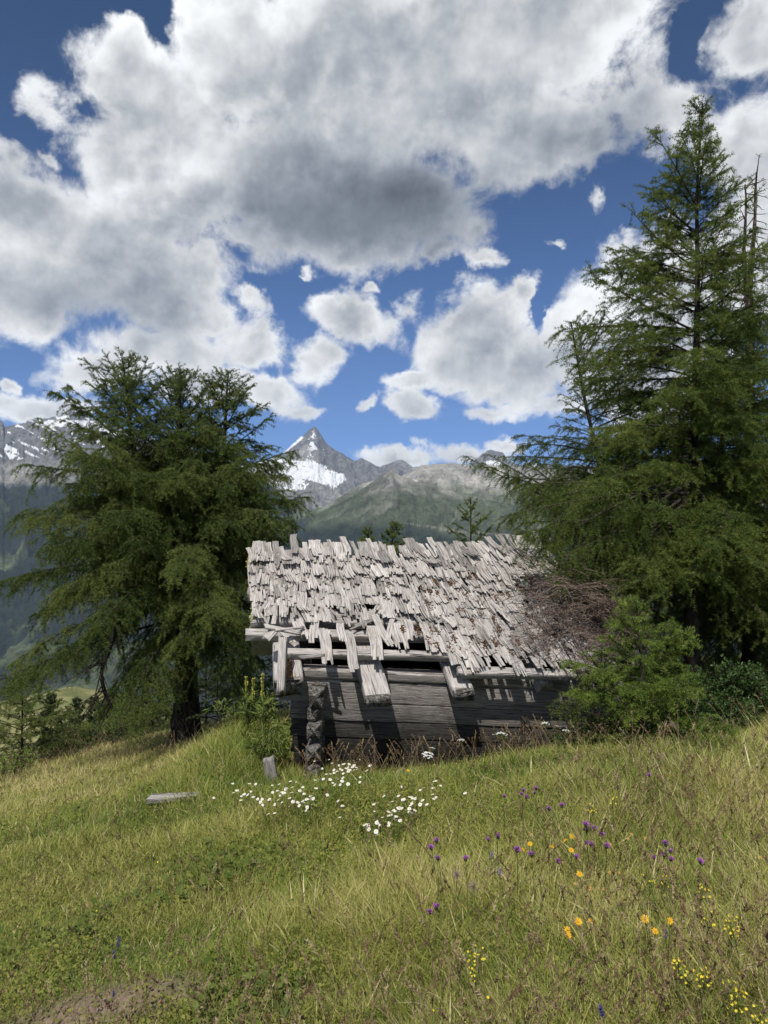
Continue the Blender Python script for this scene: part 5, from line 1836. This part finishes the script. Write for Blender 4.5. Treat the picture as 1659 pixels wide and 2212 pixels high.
plant_all('knapweed', 'knapweed', 'knapweed', [(*c7(x, y), knl(x, y)) for x, y in kn], 'purple knapweeds in the right meadow', 3, 0.6, 0.9)
plant_all('lilac', 'bellflower', 'bellflower', [(*c7(443, 605), 'pale lilac flower spike left of the golden arnicas'), (*c7(497, 685), 'pale lilac flower spike lower left of the golden arnicas'), (*c7(1207, 950), 'greyish lilac flower spike among arnicas at lower right')], 'lilac flower spikes', 2, 0.6, 0.8)
plant_all('bluespike', 'blue_flower', 'rampion', [(252, 2039, 'taller dark blue flower head above the bare earth'), (263, 2054, 'dark blue flower head just under its taller twin'), (*c7(985, 1225), 'single dark blue flower head in the dry grass near the bottom'), (234, 2135, 'dark blue flower head in front of the bare earth')], 'dark blue flower heads', 2, 0.6, 0.8)
wl = [(905, 400, 'lemon yellow wort far up, tallest of its three'), (990, 360, 'lemon yellow wort far up, right of the other two'), (870, 410, 'lemon yellow wort far up, left of the other two'), (1155, 715, 'pale yellow wort right of the faded arnicas'), (1205, 722, 'small pale yellow wort beside a larger one'), (1330, 750, 'pale yellow wort alone in the right meadow'),
      (405, 1020, 'lemon yellow wort at the top of the lower centre clump'), (425, 1040, 'lemon yellow wort at the right of the lower centre clump'), (405, 1078, 'lemon yellow wort at the foot of the lower centre clump'), (1290, 1070, 'lemon yellow wort upper left in the lower right clump'), (1365, 1080, 'lemon yellow wort upper right in the lower right clump'), (1340, 1110, 'lemon yellow wort in the heart of the lower right clump'),
      (1300, 1155, 'lemon yellow wort lowest left in the lower right clump'), (1385, 1155, 'lemon yellow wort lowest right in the lower right clump'), (1400, 855, 'lemon yellow wort beside the rightmost golden arnica'), (1500, 890, 'lemon yellow wort highest in the right edge clump'), (1515, 935, 'lemon yellow wort lower left in the right edge clump'), (1555, 940, 'lemon yellow wort lower right in the right edge clump'),
      (1485, 1220, 'lemon yellow wort left in the bottom corner clump'), (1530, 1215, 'lemon yellow wort middle of the bottom corner clump'), (1595, 1250, 'lemon yellow wort right in the bottom corner clump'), (1575, 1325, 'lemon yellow wort lowest in the bottom corner clump')]
plant_all('wort', 'yellow_wort', 'wort', [(*c7(x, y), l) for x, y, l in wl], 'lemon yellow worts in the right meadow', 4, 0.48, 0.70)
plant_all('buttercup', 'buttercup', 'buttercup', [(*c7(223, 1293), 'yellow buttercup close to the bottom edge'), (*c7(445, 1253), 'yellow buttercup right of the one at the bottom edge'), (212, 1969, 'yellow buttercup in the left ground cover'), (342, 1860, 'yellow buttercup high in the left ground cover')], 'single buttercups', 2, 0.45, 0.65)
yl = [(465, 92, 'white yarrow head before the dark right half of the wall'), (510, 103, 'white yarrow head right beside another at the wall'), (775, 85, 'largest white yarrow head at the foot of the young larch'), (705, 50, 'white yarrow head between the wall and the young larch'), (345, 125, 'small white yarrow head low before the wall'),
      (205, 160, 'small white yarrow head by the dark wall foot'), (190, 172, 'lowest small white yarrow head by the dark wall foot'), (730, 62, 'white yarrow head above the largest one')]
plant_all('yarrow', 'yarrow', 'yarrow', [(*c7(x, y), l) for x, y, l in yl], 'white yarrows along the hut wall', 2, 0.6, 0.9)
plant_all('plume', 'pasqueflower_seed_head', 'seed head', [(*c7(1165, 165), 'feathery seed head in front of the dark shrubs'), (*c7(1255, 58), 'feathery seed head higher up by the shrubs'), (*c7(290, 700), 'feathery seed head among the knapweeds at left'), (*c7(400, 752), 'feathery seed head below the lilac spike')], 'feathery seed heads', 2, 0.7, 0.9)

# mulleins left of the hut
for k, (px, yt, yb, dep, label) in enumerate([(532, 1462, 1580, 7.4, 'yellow mullein spike left of the other two'), (547, 1466, 1580, 7.3, 'middle yellow mullein spike with the shortest top'), (567, 1455, 1580, 7.2, 'tallest yellow mullein spike nearest to the hut corner')]):
    g = np.random.default_rng(40 + k)
    x = (px - CX) / F * dep
    z0 = float(gz(x, dep))
    top = P3(px, yt, dep)
    root = thing('mullein', (x, dep, z0), label, 'mullein', 'mulleins beside the hut')
    a = Acc(); tube(a, polyline([(x, dep, z0 - 0.02), (x + 0.01, dep, (z0 + top[2]) / 2), top], 10), np.linspace(0.008, 0.004, 10), 6); a.build('stem', M_STEM, root)
    sh = Shoots(np.array([[x, dep, top[2] - 0.24]]), np.array([[0, 0, 0.24]]), np.zeros((1, 3)))
    V, f3, vv = leaves(g, sh, 700, 0.022, 0.016, 0.0)
    mesh('flowers', V, [f3], M_MULL, root)
    sh = Shoots(np.array([[x, dep, z0]]), np.array([[0, 0, (top[2] - z0) * 0.6]]), np.zeros((1, 3)))
    V, f3, vv = leaves(g, sh, 46, 0.15, 0.045, 0.0, 0.75)
    mesh('leaves', V, [f3], M_HERB, root, None, {'var': vv})

# weathered timber in the grass
x, y, z = hit(372, 1738)
ac = Acc()
beam(ac, (x - 0.18, y, z + 0.040), (x + 0.20, y + 0.05, z + 0.045), 0.10, 0.035, rough=0.006, seg=14, seed=301, tone=0.95, rnd=0.2, endcut=0.02)
o = ac.build('plank', M_BEAM)
tag(o, 'short weathered grey plank lying in the grass', 'plank')
x, y, z = hit(590, 1688)
ac = Acc()
beam(ac, (x, y, z - 0.05), (x - 0.03, y - 0.03, z + 0.21), 0.10, 0.05, up=(0, 1, 0.2), rough=0.014, seg=10, seed=302, tone=0.72, rnd=0.25, endcut=0.03)
o = ac.build('stake', M_BEAM)
tag(o, 'grey rotten stake standing among the daisies at the hut corner', 'stake')
